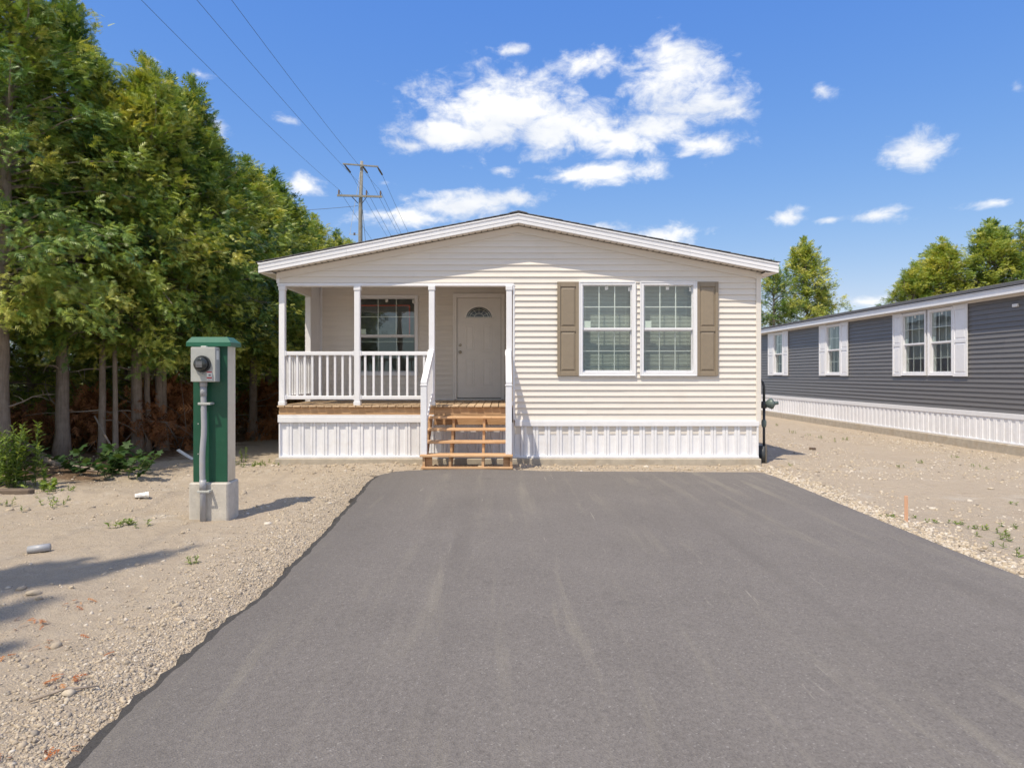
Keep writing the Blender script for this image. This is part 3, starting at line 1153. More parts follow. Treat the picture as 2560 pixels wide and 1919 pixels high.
# windows and shutters
for w in (W1, W2):
    window(house, (w[0], YF - .012, w[2]), 0, w[1] - w[0], w[3] - w[2], seed=1)
shutter(house, 'shutter_taupe', (fx(1203.6), YF - .019, fz(811.5)), 0, fx(1250.2) - fx(1203.6), fz(609) - fz(811.5))
shutter(house, 'shutter_taupe', (fx(1504.0), YF - .019, fz(811.5)), 0, fx(1550.3) - fx(1504.0), fz(609) - fz(811.5))
pwin = window(house, (PWX0, YP - .012, PWZ0), 0, PWX1 - PWX0, PWZ1 - PWZ0, blind=.20, drop=.56, stickers=True, blind_open=.35, seed=2, sticker_low=True)
# skirting, concrete footing
skirting(house, (XP + .03, YF + .012, 0), 0, XR - XP - .06, Z_SK0 + .03, Z_SK1, vents=(3, 4, 11, 12))
skirting(house, (XR - .03, YF + .012, 0), R(90), YB - YF, Z_SK0 + .03, Z_SK1)
skirting(house, (XL + .04, YB, 0), R(-90), YB - YF, Z_SK0 + .03, Z_SK1)
skirting(house, (XL + .045, YF + .012, 0), 0, XP - XL - .02, Z_SK0 + .03, .70, vents=(1, 2, 11))
MB().cbox(XL + .03, XR - .018, YF - .045, YF + .02, Z_SK0, Z_SK0 + .034, .004).build('skirt_track', 'trim_white', house)
MB().cbox(XL + .026, XL + .05, YF - .03, YF + .02, Z_SK0 + .034, .695, .004).build('skirt_corner', 'trim_white', house)
MB().cbox(XR - .05, XR - .018, YF - .030, YF + .02, Z_SK0 + .034, .634, .004).build('skirt_corner', 'trim_white', house)
MB().cbox(XL - .03, XR + .012, YF - .085, YB + .1, -.25, Z_SK0 - .002, .015).build('concrete_slab', 'concrete', house)
# porch band under the deck
MB().cbox(XL + .012, -1.16, YF - .045, YF, .70, .795, .005).cbox(XL + .008, -1.16, YF - .037, YF, .7955, .828, .005).build('porch_skirt_band', 'trim_white', house)
# rear gable closure so the attic is closed
MB().prism([(XL + .01, 3.2), (XR - .01, 3.2), (XR - .01, rz_top(XR) - .06), (XC, rz_top(XC) - .06), (XL + .01, rz_top(XL) - .06)], YB - .1, YB).build('rear_gable', 'siding_cream', house)

# door
SX0, SX1, SZ0, SZ1 = -.931, -.026, 1.036, 3.085
door = MB().cbox(SX0, SX1, YP + .010, YP + .055, SZ0, SZ1, .003).build('door', 'door_white', house)
fr = MB()
fr.cbox(DX0, SX0 - .004, YP - .035, YP + .10, DZ0, DZ1, .006)
fr.cbox(SX1 + .004, DX1, YP - .035, YP + .10, DZ0, DZ1, .006)
fr.cbox(SX0 - .0035, SX1 + .0035, YP - .034, YP + .10, SZ1 + .004, DZ1, .006)
fr.cbox(DX0 - .004, DX0 + .03, YP - .045, YP - .0355, DZ0, DZ1 + .004, .003)
fr.cbox(DX1 - .03, DX1 + .004, YP - .045, YP - .0355, DZ0, DZ1 + .004, .003)
fr.cbox(DX0 + .0305, DX1 - .0305, YP - .044, YP - .0355, DZ1 - .026, DZ1 + .004, .003)
frame = fr.build('door_frame', 'door_white', house)
MB().cbox(SX0 - .002, SX1 + .002, YP - .03, YP + .09, DZ0 + .006, SZ0 - .012, .004).build('threshold', 'box_grey', house)
MB().box(SX0 - .003, SX1 + .003, YP + .07, YP + .09, SZ0 - .011, SZ1 + .003).build('weather_strip', 'black_plastic', house)
dw = SX1 - SX0
cxd = (SX0 + SX1) / 2
for (a, b) in ((.19, .39), (.585, .785)):
    for (c_, d_) in ((.115, .385), (.475, .735)):
        xa, xb = SX0 + dw * a, SX0 + dw * b + .01
        za, zb = SZ0 + (SZ1 - SZ0) * c_, SZ0 + (SZ1 - SZ0) * d_
        m = MB()
        wd = .016
        for q in ((xa, xa + wd, za, zb), (xb - wd, xb, za, zb)):
            m.cbox(q[0], q[1], YP + .003, YP + .011, q[2], q[3], .004)
        m.cbox(xa + wd, xb - wd, YP + .0031, YP + .011, za, za + wd, .004)
        m.cbox(xa + wd, xb - wd, YP + .0031, YP + .011, zb - wd, zb, .004)
        m.cbox(xa + .045, xb - .045, YP + .004, YP + .011, za + .045, zb - .045, .006)
        m.build('door_panel', 'door_white', door)
# half round light with leading
zc = SZ1 - .40
rad = .262
ring = MB()
N = 28
for k in range(N):
    a0, a1 = math.pi * k / N, math.pi * (k + 1) / N
    for (r0, r1, y) in ((rad, rad + .040, YP - .004),):
        P = [(cxd + r * math.cos(a), y, zc + r * .83 * math.sin(a)) for a in (a0, a1) for r in (r0, r1)]
        Q = [(p[0], YP + .011, p[2]) for p in P]
        ring.quad(P[0], P[1], P[3], P[2])
        ring.quad(P[1], Q[1], Q[3], P[3])
        ring.quad(P[0], P[2], Q[2], Q[0])
ring.cbox(cxd - rad - .040, cxd + rad + .040, YP - .0038, YP + .011, zc - .035, zc, .005)
ring.build('fanlight_moulding', 'door_white', door)
gl = MB()
pts = [(cxd + rad * math.cos(math.pi * k / N), zc + rad * .83 * math.sin(math.pi * k / N)) for k in range(N + 1)]
gl.prism(pts, YP + .003, YP + .009)
gl.build('fanlight_glass', 'fan_glass', door)
ld = MB()
for r in (.10, .19, .235):
    for k in range(N):
        a0, a1 = math.pi * k / N, math.pi * (k + 1) / N
        w_ = .004
        ld.quad(*[(cxd + rr * math.cos(a), YP + .0015, zc + rr * .83 * math.sin(a)) for a, rr in ((a0, r - w_), (a0, r + w_), (a1, r + w_), (a1, r - w_))])
for ang in (30, 60, 90, 120, 150):
    a = R(ang)
    dx_, dz_ = math.cos(a), math.sin(a) * .83
    nx_, nz_ = -math.sin(a) * .003, math.cos(a) * .003
    ld.quad(*[(cxd + r * dx_ + s_ * nx_, YP + .001, zc + r * dz_ + s_ * nz_) for r, s_ in ((.10, -1), (.235, -1), (.235, 1), (.10, 1))])
ld.box(cxd - rad + .01, cxd + rad - .01, YP + .0012, YP + .0022, zc + .012, zc + .02)
ld.build('fanlight_leading', 'nickel', door)
for zk, r in ((SZ0 + .94, .030), (SZ0 + 1.085, .028)):
    kx = SX0 + .065
    m = MB().tube([(kx, YP + .010, zk), (kx, YP + .002, zk), (kx, YP - .004, zk)], [r, r, r * .85], 18)
    if r == .030:
        m.tube([(kx, YP - .004, zk), (kx, YP - .02, zk), (kx, YP - .03, zk), (kx, YP - .045, zk), (kx, YP - .058, zk), (kx, YP - .062, zk)], [.012, .011, .022, .029, .022, .008], 18)
        m.build('door_knob', 'nickel', door, smooth=True)
    else:
        m.tube([(kx, YP - .004, zk), (kx, YP - .014, zk), (kx, YP - .016, zk)], [.02, .019, .012], 18)
        m.build('deadbolt', 'nickel', door, smooth=True)

# notice board standing inside the porch window
PC = SP
def wx(zx):
    return ((zx / 5.1833 + 860) / 1.15732 - 1085) / PC


def wz(zy):
    return CAM_H + (808 - (zy / 5.1833 + 700) / 1.15732) / PC


sg = MB().box(wx(150), wx(852), YP + .075, YP + .08, wz(715), wz(316)).build('window_sign', 'sign_orange')
tag(sg, 'dark sign with thin orange border standing behind the porch window glass', 'sign')
MB().box(wx(165), wx(834), YP + .0705, YP + .0745, wz(715), wz(334)).build('sign_panel', 'sign_face', sg)

# ------------------------------------------------------------------ porch deck, posts and railings
DECK = .988
YD = 11.575                                  # front edge of the deck boards
deck = thing('porch_deck', 'new pine porch deck of front-to-back boards inside the recessed porch', 'deck', (-1.8, YF, .8))
rg = random.Random(2)
bw, gp = .1345, .0125
x = XL + .012
while x < XP - .03:
    w_ = min(bw - gp, XP - .005 - x)
    MB().cbox(0, w_, 0, YP - .045 - YD - rg.uniform(0, .012), 0, .026, .004).build('deck_board', 'deck_wood', deck, (x, YD + rg.uniform(-.006, .006), DECK - .026 + rg.uniform(-.0015, .0015)))
    x += bw
MB().cbox(XL + .03, -1.16, YF - .035, YF + .003, .829, DECK - .032, .004).build('rim_joist', 'step_wood', deck)
MB().cbox(-1.158, XP - .02, YF - .036, YF + .002, .815, DECK - .032, .004).build('rim_joist', 'step_wood', deck)
MB().cbox(-1.158, XP - .02, YF - .034, YF + .001, .66, .8125, .004).build('ledger_board', 'step_wood', deck)
MB().cbox(XL + .10, XP, YP - .035, YP - .003, DECK, DECK + .018, .003).build('base_trim', 'trim_white', deck)
for k in range(7):
    xj = XL + .35 + k * .55
    if xj < XP - .05:
        MB().box(xj, xj + .038, YF + .01, YP - .06, .83, DECK - .033).build('joist', 'step_wood', deck)

PY0, PY1 = YF - .052, YF + .046
posts = [(-3.800, 'white square porch post at the outer corner of the deck'),
         (-2.520, 'white square porch post between the two front railing sections'),
         (-1.250, 'white square porch post at the head of the left stair rail'),
         (.068, 'white square porch post right of the steps against the siding')]
PWD = .098
for px_, lb in posts:
    p = thing('porch_post', lb, 'post', (px_ + PWD / 2, YF, DECK), 'white posts holding up the porch')
    MB().cbox(px_, px_ + PWD, PY0, PY1, DECK + .072, 2.945, .006).build('shaft', 'vinyl_white', p)
    e = .010
    MB().cbox(px_ - e, px_ + PWD + e, PY0 - e, PY1 + e, 2.945, 3.021, .008).build('post_capital', 'vinyl_white', p)
    MB().cbox(px_ - e, px_ + PWD + e, PY0 - e, PY1 + e, DECK + .001, DECK + .072, .008).build('post_base', 'vinyl_white', p)
RT0, RT1, RB0, RB1 = 1.842, 1.906, 1.092, 1.154


def rail_section(a, b, label, along='x', fixed=0.0, n=8):
    """level railing between a and b"""
    mid = (a + b) / 2
    loc = (mid, fixed, DECK) if along == 'x' else (fixed, mid, DECK)
    r = thing('railing', label, 'railing', loc, 'white porch railings')

    def bx(nm, u0, u1, w_, z0, z1, bev=.006):
        m = MB()
        if along == 'x':
            m.cbox(u0, u1, fixed - w_, fixed + w_, z0, z1, bev)
        else:
            m.cbox(fixed - w_, fixed + w_, u0, u1, z0, z1, bev)
        return m.build(nm, 'vinyl_white', r)
    bx('top_rail', a, b, .036, RT0, RT1)
    bx('bottom_rail', a, b, .027, RB0, RB1)
    for u0, u1 in ((a, a + .026), (b - .026, b)):
        bx('rail_bracket', u0, u1, .046, RT0 - .012, RT1 + .008)
        bx('rail_bracket', u0, u1, .037, RB0 - .008, RB1 + .010)
    sp = (b - a) / (n + .15)
    for k in range(n):
        c_ = a + sp * (k + .575)
        bx('baluster', c_ - .0185, c_ + .0185, .0185, RB1 + .0005, RT0 - .0005, .003)
    return r


rail_section(-3.800 + PWD + .001, -2.521, 'white front porch railing beside the outer corner post', 'x', YF - .004, 9)
rail_section(-2.520 + PWD + .001, -1.251, 'white front porch railing below the porch window next to the steps', 'x', YF - .004, 8)
rail_section(PY1 + .001, YP - .749, 'white side porch railing running back to the wing wall', 'y', -3.751, 11)

# ------------------------------------------------------------------ porch steps and stair rails
steps = thing('porch_steps', 'open pine steps with four treads leading up to the porch', 'steps', (-.55, 10.6, .08))
TR = [(10.50, .28), (10.76, .462), (11.02, .640), (11.28, .818)]
for i, (ty, tz) in enumerate(TR):
    xa, xb = (-1.272, .164) if i == 0 else (-1.225, .115)
    MB().cbox(xa, xb, ty, ty + .132, tz - .036, tz, .006).build('tread_board', 'step_wood', steps)
    MB().cbox(xa, xb, ty + .137, ty + .268, tz - .036, tz - .001, .006).build('tread_board', 'step_wood', steps)
GZ = .065


def stringer(x0, x1):
    pts = [(10.535, GZ + .006)]
    for ty, tz in TR:
        pts += [(ty + .035, tz - .0375), (ty + .295, tz - .0375)]
    pts += [(11.60, .818), (11.60, .60), (11.50, .55), (10.86, GZ + .006)]
    return MB().prism(pts, x0, x1, 'x').build('stringer', 'step_wood', steps)


for a, b in ((-1.232, -1.194), (-.826, -.788), (-.320, -.282), (.118, .156)):
    stringer(a, b)
MB().cbox(-1.25, .160, 10.515, 10.555, GZ - .005, GZ + .030, .004).build('base_rail', 'step_wood', steps)
for a, b in ((-1.192, -1.09), (.016, .116)):
    MB().cbox(a, b, 10.60, 10.64, GZ + .0, .243, .004).build('newel_block', 'step_wood', steps)


def stair_rail(xa, xb, label, ybk):
    r = thing('stair_rail', label, 'railing', ((xa + xb) / 2, 10.55, .28), 'white stair rails')
    y0, y1 = 10.53, 10.628
    MB().cbox(xa, xb, y0, y1, .281, 1.335, .006).build('newel_post', 'vinyl_white', r)
    MB().cbox(xa - .008, xb + .008, y0 - .008, y1 + .008, 1.335, 1.362, .008).build('newel_cap', 'vinyl_white', r)
    xm = (xa + xb) / 2
    yt, zt_ = ybk, 1.915
    sl = (zt_ - 1.40) / (yt - y0)

    def zr(y):
        return 1.40 + sl * (y - y0)
    w_ = .046
    MB().prism([(y0 - .004, 1.363), (yt, zr(yt) - .062), (yt, zr(yt)), (y0 - .004, 1.402)], xm - w_, xm + w_, 'x').build('hand_rail', 'vinyl_white', r)
    MB().cbox(xm - .054, xm + .054, yt - .028, yt, zr(yt) - .085, zr(yt) + .018, .006).build('rail_bracket', 'vinyl_white', r)
    lo = .735
    MB().prism([(y1, zr(y1) - lo - .05), (yt, zr(yt) - lo - .05), (yt, zr(yt) - lo + .02), (y1, zr(y1) - lo + .02)], xm - .027, xm + .027, 'x').build('bottom_rail', 'vinyl_white', r)
    n = 7
    for k in range(n):
        yb_ = y1 + (yt - y1) * (k + .6) / (n + .2)
        m = MB()
        z0a, z1a = zr(yb_ - .018) - lo + .02, zr(yb_ - .018) - .062
        z0b, z1b = zr(yb_ + .018) - lo + .02, zr(yb_ + .018) - .062
        m.prism([(yb_ - .018, z0a), (yb_ + .018, z0b), (yb_ + .018, z1b), (yb_ - .018, z1a)], xm - .018, xm + .018, 'x').build('baluster', 'vinyl_white', r)


stair_rail(-1.261, -1.164, 'white stair rail on the porch window side of the steps', PY0 - .001)
stair_rail(.052, .150, 'white stair rail on the double window side of the steps', PY0 - .001)

# ------------------------------------------------------------------ the grey house
XG = 10.10
GY0, GY1 = 11.75, 30.5
grey = thing('grey_house', 'dark grey sided house with white shutters and white ribbed skirting', 'house', (XG + 4.1, 20, 0))
GF = {}


def gy(px):
    return XG * F / (px - 1085)


# openings along the wall: (start px, end px) of each window, shutters on both sides
wins = []
zlo, zhi = 1.50, 3.02
for (s0, w0, w1, s1) in ((1662, 1673, 1693, 1704), (1773, 1787, 1818, 1834)):
    wins.append((gy(s0), gy(w0), gy(w1), gy(s1)))
pair = (gy(1932), gy(1951), gy(2003.5), gy(2009), gy(2062), gy(2094))
# holes in wall-local x (from the far end)
hs = []
for (a, b, c_, d_) in wins:
    hs.append((GY1 - b, GY1 - c_, zlo, zhi))
hs.append((GY1 - pair[1], GY1 - pair[2], zlo, zhi))
hs.append((GY1 - pair[3], GY1 - pair[4], zlo, zhi))
gw = MB()
GZT = 3.12
gw.box(XG + .002, XG + .1, GY0, GY1, .5, zlo)
gw.box(XG + .002, XG + .1, GY0, GY1, zhi, GZT + .1)
ed = sorted([(GY1 - h[1], GY1 - h[0]) for h in hs])
cur = GY0
for a, b in ed:
    gw.box(XG + .002, XG + .1, cur, a, zlo, zhi)
    cur = b
gw.box(XG + .002, XG + .1, cur, GY1, zlo, zhi)
GX1 = XG + 8.2
gw.box(XG + .1, GX1, GY0, GY0 + .1, .5, GZT)
gw.box(XG + .1, GX1, GY1 - .1, GY1, .5, GZT)
gw.box(GX1 - .1, GX1, GY0 + .1, GY1 - .1, .5, GZT)
gwall = gw.build('wall', 'siding_grey', grey)
MB().box(XG + .1, GX1 - .1, GY0 + .1, GY1 - .1, .8, .9).build('inside_floor', 'interior_floor', grey)
MB().box(XG + .1, GX1 - .1, GY0 + .1, GY1 - .1, 3.06, 3.10).box(XG + 3.6, XG + 3.7, GY0 + .1, GY1 - .1, .9, 3.06).build('inside_partition', 'interior_wall', grey)
siding(gwall, 'siding_grey', (XG, GY1, 0), R(-90), GY1 - GY0, Z_BAND, GZT - .01, hs, None, seed=21)
siding(gwall, 'siding_grey', (XG, GY0, 0), 0, GX1 - XG, Z_BAND, 3.1, (), None, seed=22)
for (a, b, c_, d_) in wins:
    window(grey, (XG - .010, b, zlo), R(-90), b - c_, zhi - zlo, cols=3, blind=.22, drop=.48, seed=5)
    shutter(grey, 'vinyl_white', (XG - .019, a + .02, zlo - .03), R(-90), a + .02 - b - .014, zhi - zlo + .06)
    shutter(grey, 'vinyl_white', (XG - .019, c_ - .014, zlo - .03), R(-90), c_ - .014 - d_ + .02, zhi - zlo + .06)
window(grey, (XG - .010, pair[1], zlo), R(-90), pair[1] - pair[2], zhi - zlo, cols=3, blind=.22, drop=.7, seed=6)
window(grey, (XG - .010, pair[3], zlo), R(-90), pair[3] - pair[4], zhi - zlo, cols=3, blind=.22, drop=.7, seed=6)
shutter(grey, 'vinyl_white', (XG - .019, pair[0], zlo - .03), R(-90), pair[0] - pair[1] - .014, zhi - zlo + .06)
shutter(grey, 'vinyl_white', (XG - .019, pair[4] - .014, zlo - .03), R(-90), pair[4] - .014 - pair[5], zhi - zlo + .06)
MB().cbox(XG - .046, XG, GY0 - .02, GY1, Z_SK1 - .005, Z_BAND, .005).build('skirt_band', 'trim_white', grey)
skirting(grey, (XG - .020, GY1, 0), R(-90), GY1 - GY0, Z_SK0 + .065, Z_SK1, width=3, dp=.014)
skirting(grey, (XG + .012, GY0 + .01, 0), 0, GX1 - XG, Z_SK0 + .065, Z_SK1, width=3)
MB().cbox(XG - .045, GX1, GY0 - .03, GY1, Z_SK0 + .039, Z_SK0 + .07, .004).build('skirt_track', 'trim_white', grey)
MB().cbox(XG - .09, GX1 + .05, GY0 - .09, GY1 + .1, -.25, Z_SK0 + .038, .015).build('concrete_slab', 'concrete', grey)
MB().cbox(XG - .028, XG + .05, GY0 - .03, GY0 + .05, .66, 3.1, .005).build('corner_post', 'vinyl_white', grey)
# roof of the grey house
GXC = (XG + GX1) / 2
GHALF = GX1 - GXC + .24
GZR = 3.245 + SLOPE * GHALF
ze = GZR - SLOPE * GHALF
grf = MB()
for sd in (-1, 1):
    xe = GXC + sd * (GHALF - .012)
    grf.prism([(GXC, GZR - .016), (xe, ze - .014), (xe, ze - .05), (GXC, GZR - .05)], GY0 - .38, GY1 + .38)
grf = grf.build('roof', 'shingle', grey)
roof_shingles(grf, GXC, GZR, GHALF, SLOPE, GY0 - .41, GY1 + .41)
xo = GXC - GHALF
MB().cbox(xo, xo + .03, GY0 - .38, GY1 + .38, ze - .165, ze - .045, .004).build('eave_fascia', 'trim_white', grey)
MB().cbox(xo - .012, xo + .04, GY0 - .40, GY1 + .40, ze - .044, ze - .022, .003).build('drip_edge', 'trim_white', grey)
k = GY0 - .35
while k < GY1 + .35:
    MB().box(xo + .031, XG - .001, k, k + .395, ze - .160, ze - .148).build('soffit_board', 'siding_cream', grey)
    k += .40
MB().box(XG - .03, XG - .001, GY0, GY1, ze - .200, ze - .161).build('frieze_board', 'siding_cream', grey)
for yg in (GY0 - .02, GY1 - .02):
    MB().prism([(XG, 3.08), (GX1, 3.08), (GX1, 3.1), (GXC, GZR - .06), (XG, 3.1)], yg, yg + .1).build('gable_wall', 'siding_grey', grey)
yv = XG * F / (2197 - 1085)
v = MB().cbox(XG - .05, XG - .003, yv - .07, yv + .07, 2.84, 2.90, .006).build('wall_vent', 'vinyl_white', grey)

# ------------------------------------------------------------------ meter pedestal
PYF = 7.28
SPd = F / PYF


def px_(p):
    return (p - 1085) / SPd


def pz_(p):
    return CAM_H - (p - 808) / SPd


PG = .03
ped = thing('meter_pedestal', 'green steel electric meter pedestal on a concrete block left of driveway', 'utility pedestal', (px_(455), PYF, PG))
bx0, bx1 = px_(417), px_(491)
MB().cbox(px_(411.5), px_(496), PYF - .05, PYF + .26, -.25, pz_(1041), .015).build('concrete_base', 'concrete_pale', ped)
body = MB().cbox(bx0, bx1, PYF, PYF + .215, pz_(1041) + .001, pz_(745), .004).build('body', 'pedestal_green', ped)
MB().cbox(bx1 + .0005, bx1 + .004, PYF + .006, PYF + .209, pz_(1040), pz_(746), .0015).build('side_panel', 'galvanised', ped)
cap = MB()
c0 = (px_(406), px_(501.5), PYF - .045, PYF + .25)
zb, zm_, zt_ = pz_(748), pz_(739.5), pz_(727.5)
cap.box(c0[0], c0[1], c0[2], c0[3], zb, zm_)
o = [(c0[0], c0[2], zm_), (c0[1], c0[2], zm_), (c0[1], c0[3], zm_), (c0[0], c0[3], zm_)]
i_ = .06
n_ = [(c0[0] + i_ * .55, c0[2] + i_, zt_), (c0[1] - i_, c0[2] + i_, zt_), (c0[1] - i_, c0[3] - i_, zt_), (c0[0] + i_ * .55, c0[3] - i_, zt_)]
for j in range(4):
    cap.quad(o[j], o[(j + 1) % 4], n_[(j + 1) % 4], n_[j])
cap.quad(*n_)
simple('cap_green', (.02, .125, .075), .4, var=.06, objvar=0)
cap.build('cap', 'cap_green', ped)
rv = MB()
for z_ in (pz_(915), pz_(980)):
    for x_ in (bx0 + .055, bx0 + .115):
        rv.tube([(x_, PYF - .004, z_), (x_, PYF + .001, z_)], .007, 8)
rv.build('rivets', 'galvanised', ped)
by0 = PYF - .140
SB = F / by0
mx0, mx1 = (413 - 1085) / SB, (464.5 - 1085) / SB
mz0, mz1 = CAM_H - (824.5 - 808) / SB, CAM_H - (749.5 - 808) / SB
mbx = MB().cbox(mx0, mx1, by0, by0 + .13, mz0, mz1, .006).build('meter_box', 'box_grey', ped)
MB().box(mx0 + .04, mx0 + .07, by0 + .13, PYF, mz0 + .03, mz1 - .03).box(mx1 - .07, mx1 - .04, by0 + .13, PYF, mz0 + .03, mz1 - .03).build('mounting_bracket', 'box_grey', mbx)
MB().cbox(mx0 - .003, mx1 + .003, by0 - .006, by0 - .0005, mz0 + .004, mz1 - .002, .002).build('box_cover', 'box_grey', mbx)
mcx, mcz = (438.5 - 1085) / SB, CAM_H - (786 - 808) / SB
dial = MB().tube([(mcx, by0 - .006, mcz), (mcx, by0 - .022, mcz), (mcx, by0 - .026, mcz)], [.086, .086, .080], 32)
dl = dial.build('meter_dial', 'black_plastic', mbx, smooth=False)
MB().tube([(mcx, by0 - .026, mcz), (mcx, by0 - .075, mcz), (mcx, by0 - .092, mcz), (mcx, by0 - .096, mcz)], [.072, .070, .058, .03], 32).build('meter_dome', 'fan_glass', mbx, smooth=True)
rm = MB()
for k in range(32):
    a0, a1 = 2 * math.pi * k / 32, 2 * math.pi * (k + 1) / 32
    P = [(mcx + r * math.cos(a), by0 - .030, mcz + r * math.sin(a)) for a in (a0, a1) for r in (.074, .088)]
    rm.quad(P[0], P[1], P[3], P[2])
    rm.quad(P[1], (P[1][0], by0 - .018, P[1][2]), (P[3][0], by0 - .018, P[3][2]), P[3])
rm.build('dial_ring', 'dark_metal', mbx)
fc = MB()
for k in range(5):
    fc.box(mcx - .035, mcx + .03, by0 - .0975 + abs(k - 2) * .0, by0 - .0965, mcz - .03 + k * .013, mcz - .026 + k * .013)
fc.build('dial_marks', 'pvc_grey', mbx)
MB().tube([(mcx - .005, by0 - .02, mcz - .088), (mcx - .012, by0 - .03, mcz - .105), (mcx + .012, by0 - .024, mcz - .112), (mcx + .016, by0 - .012, mcz - .10)], .007, 6).build('seal_tag', 'galvanised', mbx)
lx0, lx1, lz0, lz1 = mx1 - .083, mx1 - .03, mz0 + .018, mz0 + .110
stk = MB().box(lx0, lx1, by0 - .0085, by0 - .0065, lz0, lz1).build('warning_label', 'sticker_white', mbx)
MB().box(lx0, lx1, by0 - .0095, by0 - .0088, lz1 - .014, lz1 - .002).box(lx0, lx1, by0 - .0095, by0 - .0088, lz0 + .018, lz0 + .032).build('label_red_bar', 'sticker_red', mbx)
MB().box(lx0 + .018, lx0 + .026, by0 - .0095, by0 - .0088, lz0 + .046, lz0 + .056).box(lx0 + .028, lx0 + .04, by0 - .0095, by0 - .0088, lz0 + .042, lz0 + .062).box(lx0 + .006, lx1 - .006, by0 - .0095, by0 - .0088, lz0 + .006, lz0 + .010).build('label_print', 'sticker_print', mbx)
MB().cbox(mx1 + .0005, mx1 + .0015, by0 + .03, by0 + .09, mz1 - .13, mz1 - .035, .0004).build('side_label', 'sticker_white', mbx)
MB().cbox(mcx - .03, mcx + .03, by0 + .01, by0 + .05, mz1, mz1 + .012, .003).build('box_latch', 'galvanised', mbx)
cpx = (433.5 - 1085) / SB
cd = MB()
cy = by0 + .065
path = [(cpx, cy, mz0 + .002), (cpx, cy, mz0 - .1), (cpx + .003, cy, mz0 - .30), (cpx + .007, cy, mz0 - .46), (cpx + .006, cy - .004, mz0 - .56), (cpx - .002, cy - .01, mz0 - .68),
        (cpx - .005, cy - .016, mz0 - .80), (cpx - .003, cy - .02, mz0 - .95), (cpx + .002, cy - .022, mz0 - 1.1), (cpx + .004, cy - .022, -.08)]
cd.tube(path, .030, 16)
con = cd.build('conduit', 'pvc_grey', ped, smooth=True)
MB().tube([(cpx, cy, mz0 - .0), (cpx, cy, mz0 - .05)], [.040, .036], 16).tube([(cpx, cy, mz0 - .05), (cpx, cy, mz0 - .15)], .034, 16).build('conduit_fitting', 'pvc_grey', con, smooth=True)
MB().tube([(cpx + .003, cy - .022, mz0 - 1.03), (cpx + .003, cy - .022, mz0 - 1.14)], .0345, 16).build('conduit_coupling', 'pvc_grey', con, smooth=True)
for z_, yy in ((mz0 - .23, cy), (mz0 - 1.15, cy - .022)):
    MB().cbox(cpx - .045, cpx + .085, yy - .036, yy - .030, z_ - .012, z_ + .012, .003).cbox(cpx + .06, cpx + .085, yy - .03, PYF, z_ - .012, z_ + .012, .003).build('conduit_strap', 'box_grey', con)

# ------------------------------------------------------------------ gas meter at the house corner
gm = thing('gas_meter', 'small dark gas regulator and riser pipe at the house corner', 'gas meter', (4.55, 11.85, 0))
gxx, gyy = 4.53, 11.87
MB().tube([(gxx, gyy, -.05), (gxx, gyy, .28)], .070, 14).build('ground_sleeve', 'dark_metal', gm, smooth=True)
MB().tube([(gxx + .03, gyy - .06, .0), (gxx + .03, gyy - .06, .30)], .012, 6).build('marker_rod', 'nickel', gm)
MB().tube([(gxx + .02, gyy, .2), (gxx + .02, gyy, .62), (gxx + .02, gyy, .95)], [.022, .022, .024], 10).build('riser_pipe', 'dark_metal', gm, smooth=True)
MB().tube([(gxx + .02, gyy, .60), (gxx + .02, gyy, .64), (gxx + .02, gyy, .70), (gxx + .02, gyy, .73)], [.032, .042, .042, .03], 10).build('shutoff_valve', 'meter_green', gm, smooth=True)
MB().tube([(gxx + .02, gyy, .93), (gxx + .02, gyy, .99), (gxx + .02, gyy, 1.05)], [.045, .05, .04], 12).build('union', 'dark_metal', gm, smooth=True)
rgm = MB().tube([(gxx + .04, gyy - .05, 1.0), (gxx + .10, gyy - .05, 1.01), (gxx + .13, gyy - .05, 1.012), (gxx + .145, gyy - .05, 1.012), (gxx + .19, gyy - .05, 1.02)], [.05, .085, .10, .085, .03], 18).build('regulator', 'meter_green', gm, smooth=True)
MB().tube([(gxx + .145, gyy - .06, 1.02), (gxx + .24, gyy - .06, 1.025)], [.035, .03], 12).build('vent_cap', 'meter_green', rgm, smooth=True)
MB().tube([(gxx + .02, gyy, 1.03), (gxx + .02, gyy, 1.30), (gxx, gyy, 1.38), (gxx - .05, gyy, 1.42), (gxx - .12, gyy, 1.42)], .022, 10).build('inlet_pipe', 'dark_metal', gm, smooth=True)
MB().cbox(gxx - .10, gxx + .0, gyy + .06, gyy + .22, .80, 1.25, .03).build('meter_body', 'dark_metal', gm)

# ------------------------------------------------------------------ ground
def nz(x, y, s, seed=0.0):
    return mnoise.noise((x * s + seed, y * s - seed * 1.7, seed * 3.1))


DL = [(1.6, -1.62), (2.53, -1.597), (3.02, -1.618), (3.73, -1.640), (4.29, -1.60), (4.82, -1.575), (6.12, -1.60), (7.5, -1.68), (9.49, -1.795), (9.95, -1.785), (10.22, -1.72)]
DR = [(1.6, 3.72), (4.93, 3.77), (6.6, 3.80), (9.0, 3.88), (9.8, 3.93), (10.08, 3.90)]


def edge(tab, y):
    if y <= tab[0][0]:
        return tab[0][1]
    for (y0, x0_), (y1, x1_) in zip(tab[:-1], tab[1:]):
        if y <= y1:
            return x0_ + (x1_ - x0_) * (y - y0) / (y1 - y0)
    return tab[-1][1]


def drive_end(x):
    return 10.28 + (.25 * math.exp(-((x + .55) / .9) ** 2)) - max(0, x - .8) * .035


ASZ = .062                                  # asphalt surface


def smooth(a, b, t):
    t = min(1, max(0, (t - a) / (b - a)))
    return t * t * (3 - 2 * t)


